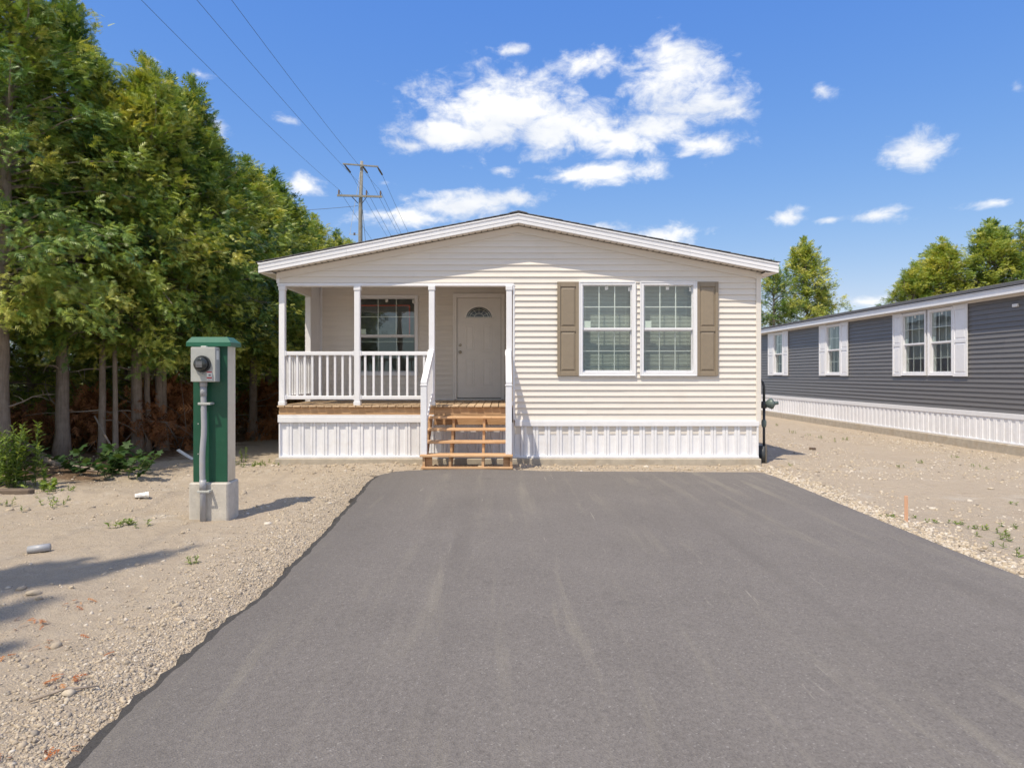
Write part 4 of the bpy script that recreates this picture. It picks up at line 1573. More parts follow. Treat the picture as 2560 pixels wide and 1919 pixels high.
def terr(x, y):
    d = max(abs(x) - 20, 0) + max(abs(y - 12) - 25, 0)
    amp = 1.0
    z = .012 * nz(x, y, .9, 3) + .010 * nz(x, y, 3.1, 5) + .005 * nz(x, y, 9, 8)
    # ruts and clods in the fill on the left
    if -9 < x < -1.5 and 2 < y < 13:
        z += .030 * nz(x, y * 1.7, .55, 11) + .016 * max(0, nz(x, y, 4, 15)) + .010 * nz(x, y, 7.5, 16) + .005 * nz(x, y, 15, 17)
        b = math.exp(-(((y - 8.45 - .10 * (x + 5)) / .30) ** 2)) * smooth(-7.2, -6.0, x) * (1 - smooth(-4.6, -3.9, x))
        z += b * (.075 + .05 * nz(x, y, 2.3, 2) + .03 * nz(x, y, 7, 2))
        b = math.exp(-(((y - 4.75) / .22) ** 2)) * (1 - smooth(-3.25, -2.85, x))
        z += b * (.05 + .03 * nz(x, y, 3.0, 2))
    if x > 4:
        z += .02 * nz(x, y, .5, 21) - .06 * smooth(8.4, 9.9, x)
    # left ground rises a little towards the trees
    z += .10 * smooth(-5.5, -8.5, x)
    # mound of spoil against the footing left of the steps
    z += .055 * math.exp(-(((x + 2.0) / .75) ** 2 + ((y - 11.1) / .30) ** 2)) * (1 + .8 * nz(x, y, 4, 31))
    z += .045 * math.exp(-(((x - .42) / .22) ** 2 + ((y - 11.25) / .22) ** 2)) * (1 + .9 * nz(x, y, 6, 31))
    # verge brought up level with the asphalt, sunk under it
    if y < 11.2:
        xl, xr = edge(DL, y), edge(DR, y)
        ye = drive_end(x)
        dd = max(xl - x, x - xr, y - ye)
        if dd < -.05:
            return -.05
        v = .034 * (1 - smooth(.3, 1.0, dd)) if x > 1 or y > 10 else -.022 + .046 * smooth(.02, .40, dd) * (1 - smooth(.5, 1.2, dd))
        z = z * smooth(-.05, .35, dd) + v * (1 if dd > 0 else 1 + dd / .05) + (0 if dd > 0 else dd)
    if XL - .5 < x < XR + .5 and y > 10.9:
        z -= .02 * smooth(10.9, 11.4, y)
    if abs(x - px_(455)) < .5 and abs(y - PYF - .1) < .5:
        pass
    if d > 0:
        z *= math.exp(-d * .1)
    return z


def axis(dense0, dense1, step, far, growth=1.22):
    xs = list(np.arange(dense0, dense1 + 1e-6, step))
    s = step
    a = dense1
    while a < far:
        s *= growth
        a += s
        xs.append(a)
    s = step
    a = dense0
    while a > -far:
        s *= growth
        a -= s
        xs.insert(0, a)
    return xs


gxs = axis(-8.6, 11.0, .060, 900)
gys = axis(1.4, 13.2, .060, 900)
vs = [(x, y, terr(x, y)) for y in gys for x in gxs]
nx = len(gxs)
fs = [(j * nx + i, j * nx + i + 1, (j + 1) * nx + i + 1, (j + 1) * nx + i) for j in range(len(gys) - 1) for i in range(nx - 1)]
me = bpy.data.meshes.new('ground')
me.from_pydata(vs, [], fs)
me.polygons.foreach_set('use_smooth', [True] * len(me.polygons))
g = kind(link('ground', me, 'ground_dirt'), 'structure')

# ------------------------------------------------------------------ asphalt driveway with a ragged broken edge
rows = list(np.arange(-9, 1.6, 1.0)) + list(np.arange(1.6, 10.9, .045))
NC = 60
vs, fs = [], []
Lx, Rx = [], []
ycl = []
for y in rows:
    n1_ = .022 * nz(0, y, 2.2, 4) + .014 * nz(0, y, 7, 6) + .009 * nz(0, y, 21, 7)
    n2_ = .010 * nz(9, y, 1.2, 4) + .006 * nz(9, y, 14, 7)
    Lx.append(edge(DL, y) + n1_)
    Rx.append(edge(DR, y) + n2_)
for k, y in enumerate(rows):
    for i in range(NC + 1):
        t_ = i / NC
        t_ = t_ + .0 * t_
        x_ = Lx[k] + (Rx[k] - Lx[k]) * t_
        yy = min(y, drive_end(x_) + .02 * nz(x_, 3, 2.5, 9) + .008 * nz(x_, 3, 12, 9) - .28 * max(0, 1 - (x_ - Lx[k]) / .28) ** 2)
        z_ = ASZ + .006 * nz(x_, yy, .7, 40) + .0015 * nz(x_, yy, 6, 41)
        dl = x_ - Lx[k]
        if dl < .16:
            z_ -= .016 * (1 - dl / .16) ** 1.6
        dr = Rx[k] - x_
        if dr < .10:
            z_ -= .012 * (1 - dr / .1) ** 1.6
        vs.append((x_, yy, z_))
for k in range(len(rows) - 1):
    for i in range(NC):
        a = k * (NC + 1) + i
        fs.append((a, a + 1, a + NC + 2, a + NC + 1))
# loop cuts near the left edge are coarse: slide the first columns closer to the lip
cols = NC + 1
for k in range(len(rows)):
    for i, off_ in ((1, .03), (2, .075), (3, .13)):
        v0 = vs[k * cols]
        x_ = v0[0] + off_
        yy = min(rows[k], drive_end(x_) + .02 * nz(x_, 3, 2.5, 9) - .28 * max(0, 1 - off_ / .28) ** 2)
        z_ = ASZ + .006 * nz(x_, yy, .7, 40) - .016 * (1 - off_ / .16) ** 1.6 + .006 * nz(x_, yy, 16, 44)
        vs[k * cols + i] = (x_, yy, z_)
me = bpy.data.meshes.new('driveway')
me.from_pydata(vs, [], fs)
me.polygons.foreach_set('use_smooth', [True] * len(me.polygons))
drive = kind(link('driveway', me, 'asphalt'), 'structure')
lip = MB()
for side, off_ in ((0, -1), (NC, 1)):
    for k in range(len(rows) - 1):
        a, b = vs[k * cols + side], vs[(k + 1) * cols + side]
        if abs(a[1] - b[1]) < 1e-5:
            continue
        oa = (.070 + .045 * nz(a[1], 3, 9, 50) + .02 * nz(a[1], 3, 31, 52)) * (1 if side == 0 else .25)
        ob = (.070 + .045 * nz(b[1], 3, 9, 50) + .02 * nz(b[1], 3, 31, 52)) * (1 if side == 0 else .25)
        ma = (a[0] + off_ * oa * .8, a[1], a[2] - .014 + .010 * nz(a[1], 7, 24, 51))
        mb_ = (b[0] + off_ * ob * .8, b[1], b[2] - .014 + .010 * nz(b[1], 7, 24, 51))
        ea, eb = (a[0] + off_ * (oa + .015), a[1], a[2] - .08), (b[0] + off_ * (ob + .015), b[1], b[2] - .08)
        q1, q2 = (a, b, mb_, ma), (ma, mb_, eb, ea)
        if side:
            q1, q2 = q1[::-1], q2[::-1]
        lip.quad(*q1)
        lip.quad(*q2)
k = len(rows) - 1
for i in range(NC):
    a, b = vs[k * cols + i], vs[k * cols + i + 1]
    lip.quad(b, a, (a[0], a[1] + .02, a[2] - .07), (b[0], b[1] + .02, b[2] - .07))
lip.build('broken_edge', 'asphalt_lip', drive)

# ------------------------------------------------------------------ stones
ICO_V = []
ph = (1 + 5 ** .5) / 2
for a in (-1, 1):
    for b in (-ph, ph):
        ICO_V += [(0, a, b), (a, b, 0), (b, 0, a)]
ICO_V = np.array(ICO_V) / np.linalg.norm(ICO_V[0])
ICO_F = []
for i in range(12):
    for j in range(i + 1, 12):
        for k in range(j + 1, 12):
            d = [np.linalg.norm(ICO_V[p] - ICO_V[q]) for p, q in ((i, j), (j, k), (i, k))]
            if max(d) < 1.2:
                n_ = np.cross(ICO_V[j] - ICO_V[i], ICO_V[k] - ICO_V[i])
                ICO_F.append((i, j, k) if n_ @ ICO_V[i] > 0 else (i, k, j))
ICO_F = np.array(ICO_F)
nr = np.random.default_rng(5)


def stone_field(name, pts, radii, mat, tints, flat=(.45, .85)):
    """pts (n,3) base points; every stone its own squashed polyhedron"""
    n = len(pts)
    ang = nr.uniform(0, 2 * np.pi, n)
    sc = np.stack([nr.uniform(.75, 1.3, n), nr.uniform(.6, 1.0, n), nr.uniform(flat[0], flat[1], n)], 1) * radii[:, None]
    V = ICO_V[None] * nr.uniform(.58, 1.28, (n, 12, 1))
    V = V * sc[:, None, :]
    tl = nr.uniform(-.5, .5, n)
    c_, s_ = np.cos(tl)[:, None], np.sin(tl)[:, None]
    V = np.stack([V[:, :, 0] * c_ - V[:, :, 2] * s_, V[:, :, 1], V[:, :, 0] * s_ + V[:, :, 2] * c_], 2)
    c_, s_ = np.cos(ang)[:, None], np.sin(ang)[:, None]
    V = np.stack([V[:, :, 0] * c_ - V[:, :, 1] * s_, V[:, :, 0] * s_ + V[:, :, 1] * c_, V[:, :, 2]], 2)
    V = V + pts[:, None, :] + np.array([0, 0, 1])[None, None] * (sc[:, 2] * .35)[:, None, None]
    Fc = (ICO_F[None] + (np.arange(n) * 12)[:, None, None]).reshape(-1, 3)
    return raw_mesh(name, V.reshape(-1, 3), Fc, mat, np.repeat(tints, 12))


def raw_mesh(name, V, Fc, mat, tint=None):
    me = bpy.data.meshes.new(name)
    k = Fc.shape[1]
    me.vertices.add(len(V))
    me.vertices.foreach_set('co', np.ascontiguousarray(V, dtype=np.float32).ravel())
    me.loops.add(Fc.size)
    me.loops.foreach_set('vertex_index', np.ascontiguousarray(Fc, dtype=np.int32).ravel())
    me.polygons.add(len(Fc))
    me.polygons.foreach_set('loop_start', np.arange(0, Fc.size, k, dtype=np.int32))
    me.polygons.foreach_set('loop_total', np.full(len(Fc), k, dtype=np.int32))
    if tint is not None:
        at = me.attributes.new('tint', 'FLOAT', 'POINT')
        at.data.foreach_set('value', np.ascontiguousarray(tint, dtype=np.float32))
    me.update()
    me.validate()
    me.materials.append(M[mat])
    return me


def scatter(n, fn):
    out = []
    while len(out) < n:
        p = fn()
        if p is not None:
            out.append(p)
    return out


rs = random.Random(77)


def verge_pt():
    y = 1.7 + 8.6 * rs.random() ** 1.7
    d = abs(rs.gauss(0, .34)) + .0
    wd = .62 + .22 * nz(3, y, .8, 3)
    if d > wd * 1.6:
        return None
    x = edge(DL, y) - .085 - d
    return (x, y, terr(x, y) - .002)


P = np.array(scatter(30000, verge_pt))
rad = nr.gamma(4, .00128, len(P)) + .0022
rad *= np.where(nr.random(len(P)) < .03, 1.5, 1)
tin = np.clip(nr.normal(.56, .2, len(P)), 0, 1)
tin = np.where(nr.random(len(P)) < .16, nr.uniform(0, .25, len(P)), tin)
kind(tag(link('gravel_verge', stone_field('gravel_verge', P, rad, 'stone_mix', tin), None), 'crushed limestone gravel along the left edge of the driveway', 'gravel'), 'stuff')


def right_pt():
    if rs.random() < .38:
        y = 3.6 + 7.2 * rs.random()
        x = edge(DR, y) + .02 + abs(rs.gauss(0, .17))
    else:
        y = 5 + 14 * rs.random() ** .8
        x = 4.0 + 6.0 * rs.random()
        if y > 11.3 and x < 4.7:
            return None
        if nz(x, y, .6, 60) + .25 * rs.random() < -.05:
            return None
        if ((x - 6.6) / 2.4) ** 2 + ((y - 5.6) / .95) ** 2 < 1:
            return None
        if x < edge(DR, y) + .02 and y < 10.2:
            return None
    return (x, y, terr(x, y) - .003)


P = np.array(scatter(15000, right_pt))
rad = nr.gamma(2.0, .0042, len(P)) + .004
tin = np.clip(nr.normal(.76, .2, len(P)), 0, 1)
tin = np.where(nr.random(len(P)) < .12, nr.uniform(0, .25, len(P)), tin)
kind(tag(link('gravel_lot', stone_field('gravel_lot', P, np.minimum(rad, .028), 'stone_mix', tin), None), 'loose pale stones strewn on the bare lot between the houses', 'gravel'), 'stuff')


def left_pt():
    y = 2.4 + 9.6 * rs.random() ** 1.1
    x = -8.5 + 6.6 * rs.random()
    if x > edge(DL, y) - .02 or (nz(x, y, .7, 70) + .35 * rs.random() < -.02):
        return None
    return (x, y, terr(x, y) - .003)


P = np.array(scatter(10000, left_pt))
rad = nr.gamma(1.6, .0036, len(P)) + .003
tin = np.clip(nr.normal(.6, .22, len(P)), 0, 1)
kind(tag(link('gravel_yard', stone_field('gravel_yard', P, np.minimum(rad, .032), 'stone_mix', tin), None), 'pebbles scattered over the sandy yard beside the trees', 'gravel'), 'stuff')


def foot_pt():
    x = rs.uniform(XL - .2, XR + .5)
    y = rs.uniform(10.35, 11.58)
    if y < drive_end(x) + .05 and edge(DL, y) - .1 < x < edge(DR, y) + .1:
        return None
    return (x, y, terr(x, y) - .003)


P = np.array(scatter(2600, foot_pt))
rad = nr.gamma(1.4, .0065, len(P)) + .004
rad = np.minimum(rad, .050)
near = np.abs(P[:, 0] + 2.0) < 1.0
rad = np.where(near & (nr.random(len(P)) < .12), rad * 1.6, rad)
tin = np.clip(nr.normal(.48, .2, len(P)), 0, 1)
kind(tag(link('gravel_footing', stone_field('gravel_footing', P, rad, 'stone_mix', tin), None), 'rubble and clods along the concrete footing of the cream house', 'gravel'), 'stuff')


def gp_(px, py, h=CAM_H - .02):
    y = h * F / (py - 808)
    return ((px - 1085) * y / F, y)


# stones large enough to pick out one by one
big = [((1640, 1012), .085, 'flat pale rock in front of the footing corner by the gas meter', .85),
       ((1668, 1007), .05, 'round whitish stone next to the gas meter sleeve', .9),
       ((580, 1128), .052, 'angular white stone in the dirt right of the pedestal', 1.0),
       ((535, 1097), .034, 'small white stone at the foot of the pedestal block', .95),
       ((525, 1062), .06, 'grey stone resting against the side of the pedestal block', .3),
       ((75, 1280), .062, 'smooth tan stone in the tree shadow at left edge', .6),
       ((45, 1272), .05, 'grey stone in tree shadow beside the smooth tan one', .3),
       ((20, 1094), .06, 'rounded stone at the left edge below the weeds', .6),
       ((60, 1094), .055, 'broken grey stone in the dirt ridge at left', .35),
       ((345, 1209), .03, 'dark clod of soil in middle of the sandy yard', .15),
       ((410, 1213 + 12), .028, 'small grey stone beside the tiny weed in the sandy yard', .35),
       ((147, 1507), .045, 'pale wedge shaped stone near the lower left gravel edge', .8),
       ((2015, 1095), .05, 'white flat stone on the bare lot beyond the stake', 1.0),
       ((1970, 1098), .035, 'white stone right behind the survey stake', .95),
       ((2140, 1052), .05, 'pale stone on the bare lot below the grey house footing', .85),
       ((1840, 1015), .045, 'white stone on the bare lot near the gas meter shadow', .95),
       ((2095, 1078), .045, 'whitish stone next to the dark soil patch on the lot', .95),
       ((700, 1010), .06, 'brown lump of rubble against the footing below the railing', .35),
       ((755, 1015), .05, 'tan rubble stone close to the corner of the driveway', .55),
       ((440, 1024), .05, 'grey stone at the shaded tree line left of pedestal', .25)]
for (pp, r_, lb, tn) in big:
    if lb.startswith('grey stone at the shaded'):
        pp = (350, 1030)
    x_, y_ = gp_(*pp)
    me = stone_field('stone', np.array([[0, 0, 0.0]]), np.array([r_]), 'stone_mix', np.array([tn]), flat=(.45, .62))
    tag(link('stone', me, None, None, (x_, y_, terr(x_, y_) - .006)), lb, 'stone', 'larger stones on the ground')

# ------------------------------------------------------------------ cedars
def spray_template():
    V, Fc = [], []

    def tri(*p):
        i = len(V)
        V.extend(p)
        Fc.append((i, i + 1, i + 2))

    def P(t, w):
        return (t, w, -.28 * t * t)
    for i in range(4):
        t_ = .02 + .21 * i
        for s in (-1, 1):
            wd = (.36 - .055 * i) * s
            tri(P(t_, 0), P(t_ + .17, 0), P(t_ + .36, wd))
    tri(P(.72, -.06), P(.72, .06), P(1.05, 0))
    return np.array(V), np.array(Fc)


SPV, SPF = spray_template()


def lay_sprays(pos, d, nrm, L, wid, tint, mat, name, tv=None, tf=None):
    tv = SPV if tv is None else tv
    tf = SPF if tf is None else tf
    d = d / np.linalg.norm(d, axis=1, keepdims=True)
    b = np.cross(nrm, d)
    b /= np.linalg.norm(b, axis=1, keepdims=True) + 1e-9
    n = np.cross(d, b)
    V = pos[:, None] + L[:, None, None] * (tv[None, :, 0, None] * d[:, None] + tv[None, :, 1, None] * wid[:, None, None] * b[:, None] + tv[None, :, 2, None] * n[:, None])
    Fc = (tf[None] + (np.arange(len(pos)) * len(tv))[:, None, None]).reshape(-1, 3)
    return raw_mesh(name, V.reshape(-1, 3), Fc, mat, np.repeat(tint, len(tv)))


def cedar(seed, H, z0, rmax, nb, nsp, mat, trunk_r=.13, shape=.75, lean=(0, 0), multi=1, bare=10, Lr=(.075, .165)):
    """trunk, limbs and crown meshes of one white cedar"""
    g_ = np.random.default_rng(seed)
    r_ = random.Random(seed)
    tk = MB()

    def axis_at(z):
        t_ = z / H
        return np.array([lean[0] * t_ + .10 * math.sin(3.1 * t_ + seed), lean[1] * t_ + .08 * math.sin(2.3 * t_ + seed * 2), z])
    for q in range(multi):
        ox, oy = (0, 0) if q == 0 else (r_.uniform(-.35, .35), r_.uniform(-.3, .3))
        n = 16
        path, rr = [], []
        for k in range(n + 1):
            t_ = k / n
            z = H * .94 * t_ - .12
            a = axis_at(max(z, 0))
            path.append((a[0] + ox * (1 - .4 * t_) + r_.uniform(-.012, .012), a[1] + oy * (1 - .4 * t_) + r_.uniform(-.012, .012), z))
            fl = 1 + .55 * math.exp(-max(z, 0) / .16)
            rr.append(trunk_r * (1 if q == 0 else .7) * fl * (1 - t_) ** .8 + .008)
        tk.tube(path, rr, 10)
    trunk = tk.mesh('trunk', True)
    lb = MB()
    pos, dr, nm, Ls, tn = [], [], [], [], []
    for i in range(nb):
        u = (i + r_.random()) / nb
        z = z0 + (H - z0) * (u ** .92)
        t_ = (z - z0) / (H - z0)
        R_ = rmax * ((1 - t_) ** shape) * (.72 + .28 * min(1, (t_ + .03) / .12)) + .08
        a = r_.uniform(0, 2 * math.pi)
        L_ = R_ * (r_.uniform(.5, 1.0) if (r_.random() < .6 or t_ < .1) else r_.uniform(1.0, 1.42))
        out = np.array([math.cos(a), math.sin(a), 0])
        side = np.array([-out[1], out[0], 0])
        rise = (.42 + .85 * t_) * r_.uniform(.6, 1.3)
        droop = (.58 - .30 * t_) * r_.uniform(.6, 1.3)
        base = axis_at(z)

        def pt(s):
            return base + out * L_ * s + np.array([0, 0, L_ * (rise * s - droop * s * s)])
        lb.tube([pt(s) for s in (0, .3, .6, .9)], [.022, .017, .011, .005], 4, False)
        ctint = r_.gauss(.60, .24)
        m = int(nsp * (.45 + R_ / rmax) * .75)
        # most sprays hang in a plume at the end of the limb, the rest clothe it thinly
        s = np.where(g_.random(m) < .74, .62 + .50 * g_.beta(1.6, 1.5, m), .15 + .6 * g_.random(m))
        lat = g_.normal(0, .17, m) * (.35 + .5 * s) * min(1.1, L_ + .2)
        P_ = np.stack([pt(q) for q in s]) + side[None] * lat[:, None] + np.array([0, 0, 1])[None] * (-np.abs(g_.normal(0, .15, m)) + .05)[:, None]
        nt = max(1, m // 13)
        tuft = g_.integers(0, nt, m)
        ts = .60 + .52 * g_.beta(1.5, 1.4, nt)
        tc0 = np.stack([pt(q) for q in ts]) + side[None] * (g_.normal(0, .26, nt) * (.35 + .5 * ts))[:, None] + np.array([0, 0, 1])[None] * (g_.normal(-.05, .14, nt))[:, None]
        in_tuft = (g_.random(m) < .8)[:, None]
        P_ = np.where(in_tuft, tc0[tuft] + g_.normal(0, .050, (m, 3)) * np.array([1, 1, 1.3]), P_)
        hang = g_.normal(.12, .45, (m, 1)) * (1 - .75 * t_ ** 2)
        D_ = out[None] * g_.normal(.6, .25, (m, 1)) + side[None] * g_.normal(0, .45, (m, 1)) - np.array([0, 0, 1.0])[None] * hang + np.array([0, 0, 1.0])[None] * (t_ ** 2) * .8
        pos.append(P_)
        dr.append(D_)
        N_ = side[None] * g_.normal(0, .6, (m, 1)) + out[None] * g_.normal(.45, .5, (m, 1)) + np.array([0, 0, 1.0])[None] * g_.normal(1.0, .5, (m, 1)) + np.array([-.1, -.2, 0])[None]
        nm.append(N_)
        Ls.append(g_.uniform(Lr[0], Lr[1], m))
        tt = g_.normal(0, .15, nt + 1)
        tn.append(np.clip(ctint + tt[tuft] + g_.normal(0, .07, m), 0, 1))
    # a few side leaders break the outline near the top
    for q in range(3):
        m = 150
        a = r_.uniform(0, 6.28)
        zt0 = H * r_.uniform(.66, .88)
        b0 = axis_at(zt0) + np.array([math.cos(a), math.sin(a), 0]) * r_.uniform(.35, .7)
        hh = r_.uniform(.7, 1.2)
        u = g_.random(m)
        P_ = b0[None] + np.stack([g_.normal(0, 1, m) * .17 * (1.05 - u), g_.normal(0, 1, m) * .17 * (1.05 - u), u * hh], 1)
        pos.append(P_)
        dr.append(np.stack([g_.normal(0, .6, m), g_.normal(0, .6, m), g_.uniform(-.2, 1.0, m)], 1))
        nm.append(g_.normal(0, 1, (m, 3)))
        Ls.append(g_.uniform(.10, .20, m))
        tn.append(np.clip(g_.normal(.5, .15, m), 0, 1))
        lb.tube([tuple(b0 - np.array([math.cos(a) * .3, math.sin(a) * .3, .4])), tuple(b0), tuple(b0 + np.array([0, 0, hh]))], [.02, .015, .004], 4, False)
    # leader shoots at the very top
    m = 260
    zz = g_.uniform(H - 1.1, H + .55, m)
    P_ = np.stack([axis_at(min(z, H)) for z in zz]) + np.stack([g_.normal(0, 1, m) * (.035 + .15 * np.clip(H + .5 - zz, 0, 2)), g_.normal(0, 1, m) * (.035 + .15 * np.clip(H + .5 - zz, 0, 2)), zz * 0], 1)
    P_[:, 2] = zz
    pos.append(P_)
    dr.append(np.stack([g_.normal(0, .5, m), g_.normal(0, .5, m), g_.uniform(.2, 1.2, m)], 1))
    nm.append(g_.normal(0, 1, (m, 3)))
    Ls.append(g_.uniform(.12, .26, m))
    tn.append(np.clip(g_.normal(.5, .15, m), 0, 1))
    pos, dr, nm, Ls, tn = map(np.concatenate, (pos, dr, nm, Ls, tn))
    crown = lay_sprays(pos, dr, nm, Ls, g_.uniform(.75, 1.25, len(pos)), tn, mat, 'crown')
    # dead lower limbs and pale twigs poking out of the foliage
    for i in range(bare):
        z = r_.uniform(.5, z0 + 2.2)
        a = r_.uniform(0, 6.28)
        L_ = r_.uniform(.5, 1.5)
        b = axis_at(z)
        p = [b]
        dv = np.array([math.cos(a), math.sin(a), r_.uniform(-.1, .35)])
        for k in range(5):
            p.append(p[-1] + dv * L_ / 5)
            dv = dv + np.array([r_.uniform(-.3, .3), r_.uniform(-.3, .3), r_.uniform(-.28, .18)])
        lb.tube(p, [.020, .016, .013, .010, .007, .004], 5, False)
        for k in (2, 3, 4):
            q = p[k]
            e = q + np.array([r_.uniform(-.3, .3), r_.uniform(-.3, .3), r_.uniform(-.3, .15)])
            lb.tube([q, (q + e) / 2 + np.array([0, 0, .03]), e], [.007, .005, .002], 4, False)
    return trunk, lb.mesh('limbs'), crown


def plant_tree(meshes, label, loc, rz, sc, group, name='cedar_tree', leaf=None):
    t_ = thing(name, label, 'tree', (loc[0], loc[1], terr(loc[0], loc[1])), group)
    t_.rotation_euler = (0, 0, rz)
    t_.scale = (sc[0], sc[0], sc[1])
    for nm, me, mt in (('trunk', meshes[0], 'bark'), ('limbs', meshes[1], 'twig'), ('crown', meshes[2], None)):
        if mt and not me.materials:
            me.materials.append(M[mt])
        o = bpy.data.objects.new(nm, me)
        COL.objects.link(o)
        o.parent = t_
        if nm == 'limbs':
            kind(o, 'stuff')
    return t_


HT = {}
C_TALL = cedar(11, 8.6, 2.35, 1.95, 215, 170, 'cedar_leaf', .145, .95)
C_MID = cedar(23, 8.2, 2.3, 1.85, 205, 165, 'cedar_leaf', .105, .95, (.2, .1))
C_OLIVE = cedar(37, 7.8, 2.2, 1.85, 205, 165, 'cedar_leaf_olive', .10, .92, (-.15, .1))
C_TWIN = cedar(41, 8.0, 2.4, 1.8, 200, 160, 'cedar_leaf', .075, .95, (.1, -.1), multi=3)
C_BUSHY = cedar(53, 8.4, .25, 2.1, 200, 115, 'cedar_leaf', .10, .75, bare=4)
for m_, h_ in ((C_TALL, 8.6), (C_MID, 8.2), (C_OLIVE, 7.8), (C_TWIN, 8.0)):
    HT[m_[2].name] = h_


def row_scale(c_, x_, w_, jit):
    """the row keeps one even top line: height follows from how far out the tree stands"""
    return (w_, (1.15 + .86 * abs(x_)) / HT[c_[2].name] * jit)


G1 = 'cedars along the left side of the lot'
row = [(C_TALL, (-7.95, 10.95), .3, (1.08, 1.0), 'cedar with thick grey trunk at the left edge of the photo'),
       (C_MID, (-7.75, 12.15), 2.2, (1.05, 1.02), 'cedar with second thick trunk from the left edge behind the low maple'),
       (C_OLIVE, (-6.85, 12.75), 4.0, (1.0, .98), 'cedar whose slanting trunk stands left of the slim triple stem'),
       (C_TWIN, (-6.65, 13.35), 1.0, (1.0, 1.0), 'cedar with three slim stems growing from one base'),
       (C_MID, (-6.45, 14.2), 5.1, (1.0, 1.05), 'cedar with slim trunk directly left of the meter pedestal'),
       (C_MID, (-7.35, 13.9), .6, (.85, .93), 'slim cedar standing back between the slanting trunk and the triple stem'),
       (C_TWIN, (-7.2, 12.3), 2.7, (.8, .9), 'thin stemmed cedar between the second trunk and the slanting trunk'),
       (C_TALL, (-6.75, 15.9), 3.3, (1.0, .98), 'cedar hidden at its foot by the meter pedestal'),
       (C_OLIVE, (-6.05, 16.6), .9, (1.0, 1.0), 'cedar with trunk seen right of the pedestal, nearest it'),
       (C_MID, (-6.15, 17.9), 2.9, (.98, 1.0), 'cedar with trunk midway between the pedestal and the porch corner'),
       (C_TWIN, (-6.3, 19.2), 4.4, (1.05, 1.02), 'cedar behind the outer porch post with several slim stems')]
for (c_, (x_, y_), rz, sc, lb) in row:
    plant_tree(c_, lb, (x_, y_), rz, row_scale(c_, x_, sc[0], sc[1]), G1)
far = [(C_OLIVE, (-6.6, 20.8), 1.4, (1.05, 1.0)), (C_TALL, (-6.6, 22.6), 5.6, (1.0, .97)), (C_OLIVE, (-6.7, 24.6), 2.4, (1.1, 1.0)),
       (C_MID, (-6.8, 26.8), .4, (1.1, .98)), (C_OLIVE, (-6.7, 29.2), 3.7, (1.15, 1.0)), (C_OLIVE, (-6.6, 31.8), 5.0, (1.15, .97)), (C_MID, (-6.6, 34.6), 1.8, (1.2, .95))]
far_lb = ('first cedar of the far row rising behind the porch side opening', 'second cedar of the far row just left of the cream roof corner', 'third cedar of the far row above the cream roof corner',
          'fourth cedar of the far row above the left roof slope', 'fifth cedar of the far row left of the utility pole', 'sixth cedar of the far row next to the utility pole', 'last and smallest looking cedar of the far row at the utility pole foot')
for (c_, (x_, y_), rz, sc), flb in zip(far, far_lb):
    plant_tree(c_, flb, (x_, y_), rz, row_scale(c_, x_, sc[0] * .95, sc[1] * .97), G1)
rt = random.Random(99)
for k in range(13):
    y_ = 9.2 + k * 1.9
    x_ = -9.9 - rt.uniform(0, .6)
    plant_tree(C_BUSHY, 'dense cedar in the shade behind the front row of trunks', (x_, y_), rt.uniform(0, 6), (rt.uniform(.95, 1.15), rt.uniform(.82, .94)), 'cedars behind the front row')
for k in range(7):
    y_ = 10 + k * 3.4
    x_ = -13.0 - rt.uniform(0, .8)
    plant_tree(C_BUSHY, 'dense cedar in the shade behind the front row of trunks', (x_, y_), rt.uniform(0, 6), (1.25, rt.uniform(.82, .92)), 'cedars behind the front row')
# the row goes on towards and past the camera, outside the frame; it throws the shadows at the lower left
for (c_, x_, y_, sc, rz) in ((C_TALL, -6.65, .75, (.40, 1.28), 1.0), (C_MID, -6.45, 1.35, (.5, 1.06), 2.0), (C_TWIN, -6.45, -.1, (.55, 1.22), 4.0), (C_MID, -5.75, 0.0, (.45, 1.02), 5.0)):
    plant_tree(c_, 'cedar beyond the left edge whose shadow falls on the sandy yard', (x_, y_), rz, sc, 'cedars outside the view on the left')

G2 = 'trees behind the grey house'
right = [(C_OLIVE, (16.6, 37.0), .5, (1.25, 1.08), 'pointed olive cedar standing alone between the two houses'),
         (C_BUSHY, (14.3, 36.0), 1.9, (.95, .84), 'dark low cedar left of the pointed one, close to the cream house eave'),
         (C_BUSHY, (18.6, 39.5), 4.4, (.72, .74), 'short dark cedar right of the pointed one above the grey roof')]
for (c_, (x_, y_), rz, sc, lb) in right:
    plant_tree(c_, lb, (x_, y_), rz, sc, G2)
grp = [(C_OLIVE, (19.0, 31.5), 2.0, (1.05, .80), 'small olive tree at the near end of the row above the grey roof'),
       (C_OLIVE, (20.4, 32.0), 3.0, (1.25, .95), 'second tree from the left in the row above the grey roof'),
       (C_OLIVE, (22.0, 31.0), 5.0, (1.35, 1.03), 'tall olive tree near the right edge above the grey roof'),
       (C_BUSHY, (23.2, 32.0), .7, (1.35, .98), 'dark tree at the right edge above the grey roof'),
       (C_OLIVE, (24.8, 31.0), 1.1, (1.4, 1.08), 'outermost tree of the row above the grey roof'),
       (C_BUSHY, (21.2, 33.5), 1.9, (1.3, .88), 'dark tree half hidden behind the second tree above the grey roof')]
for (c_, (x_, y_), rz, sc, lb) in grp:
    plant_tree(c_, lb, (x_, y_), rz, sc, G2)


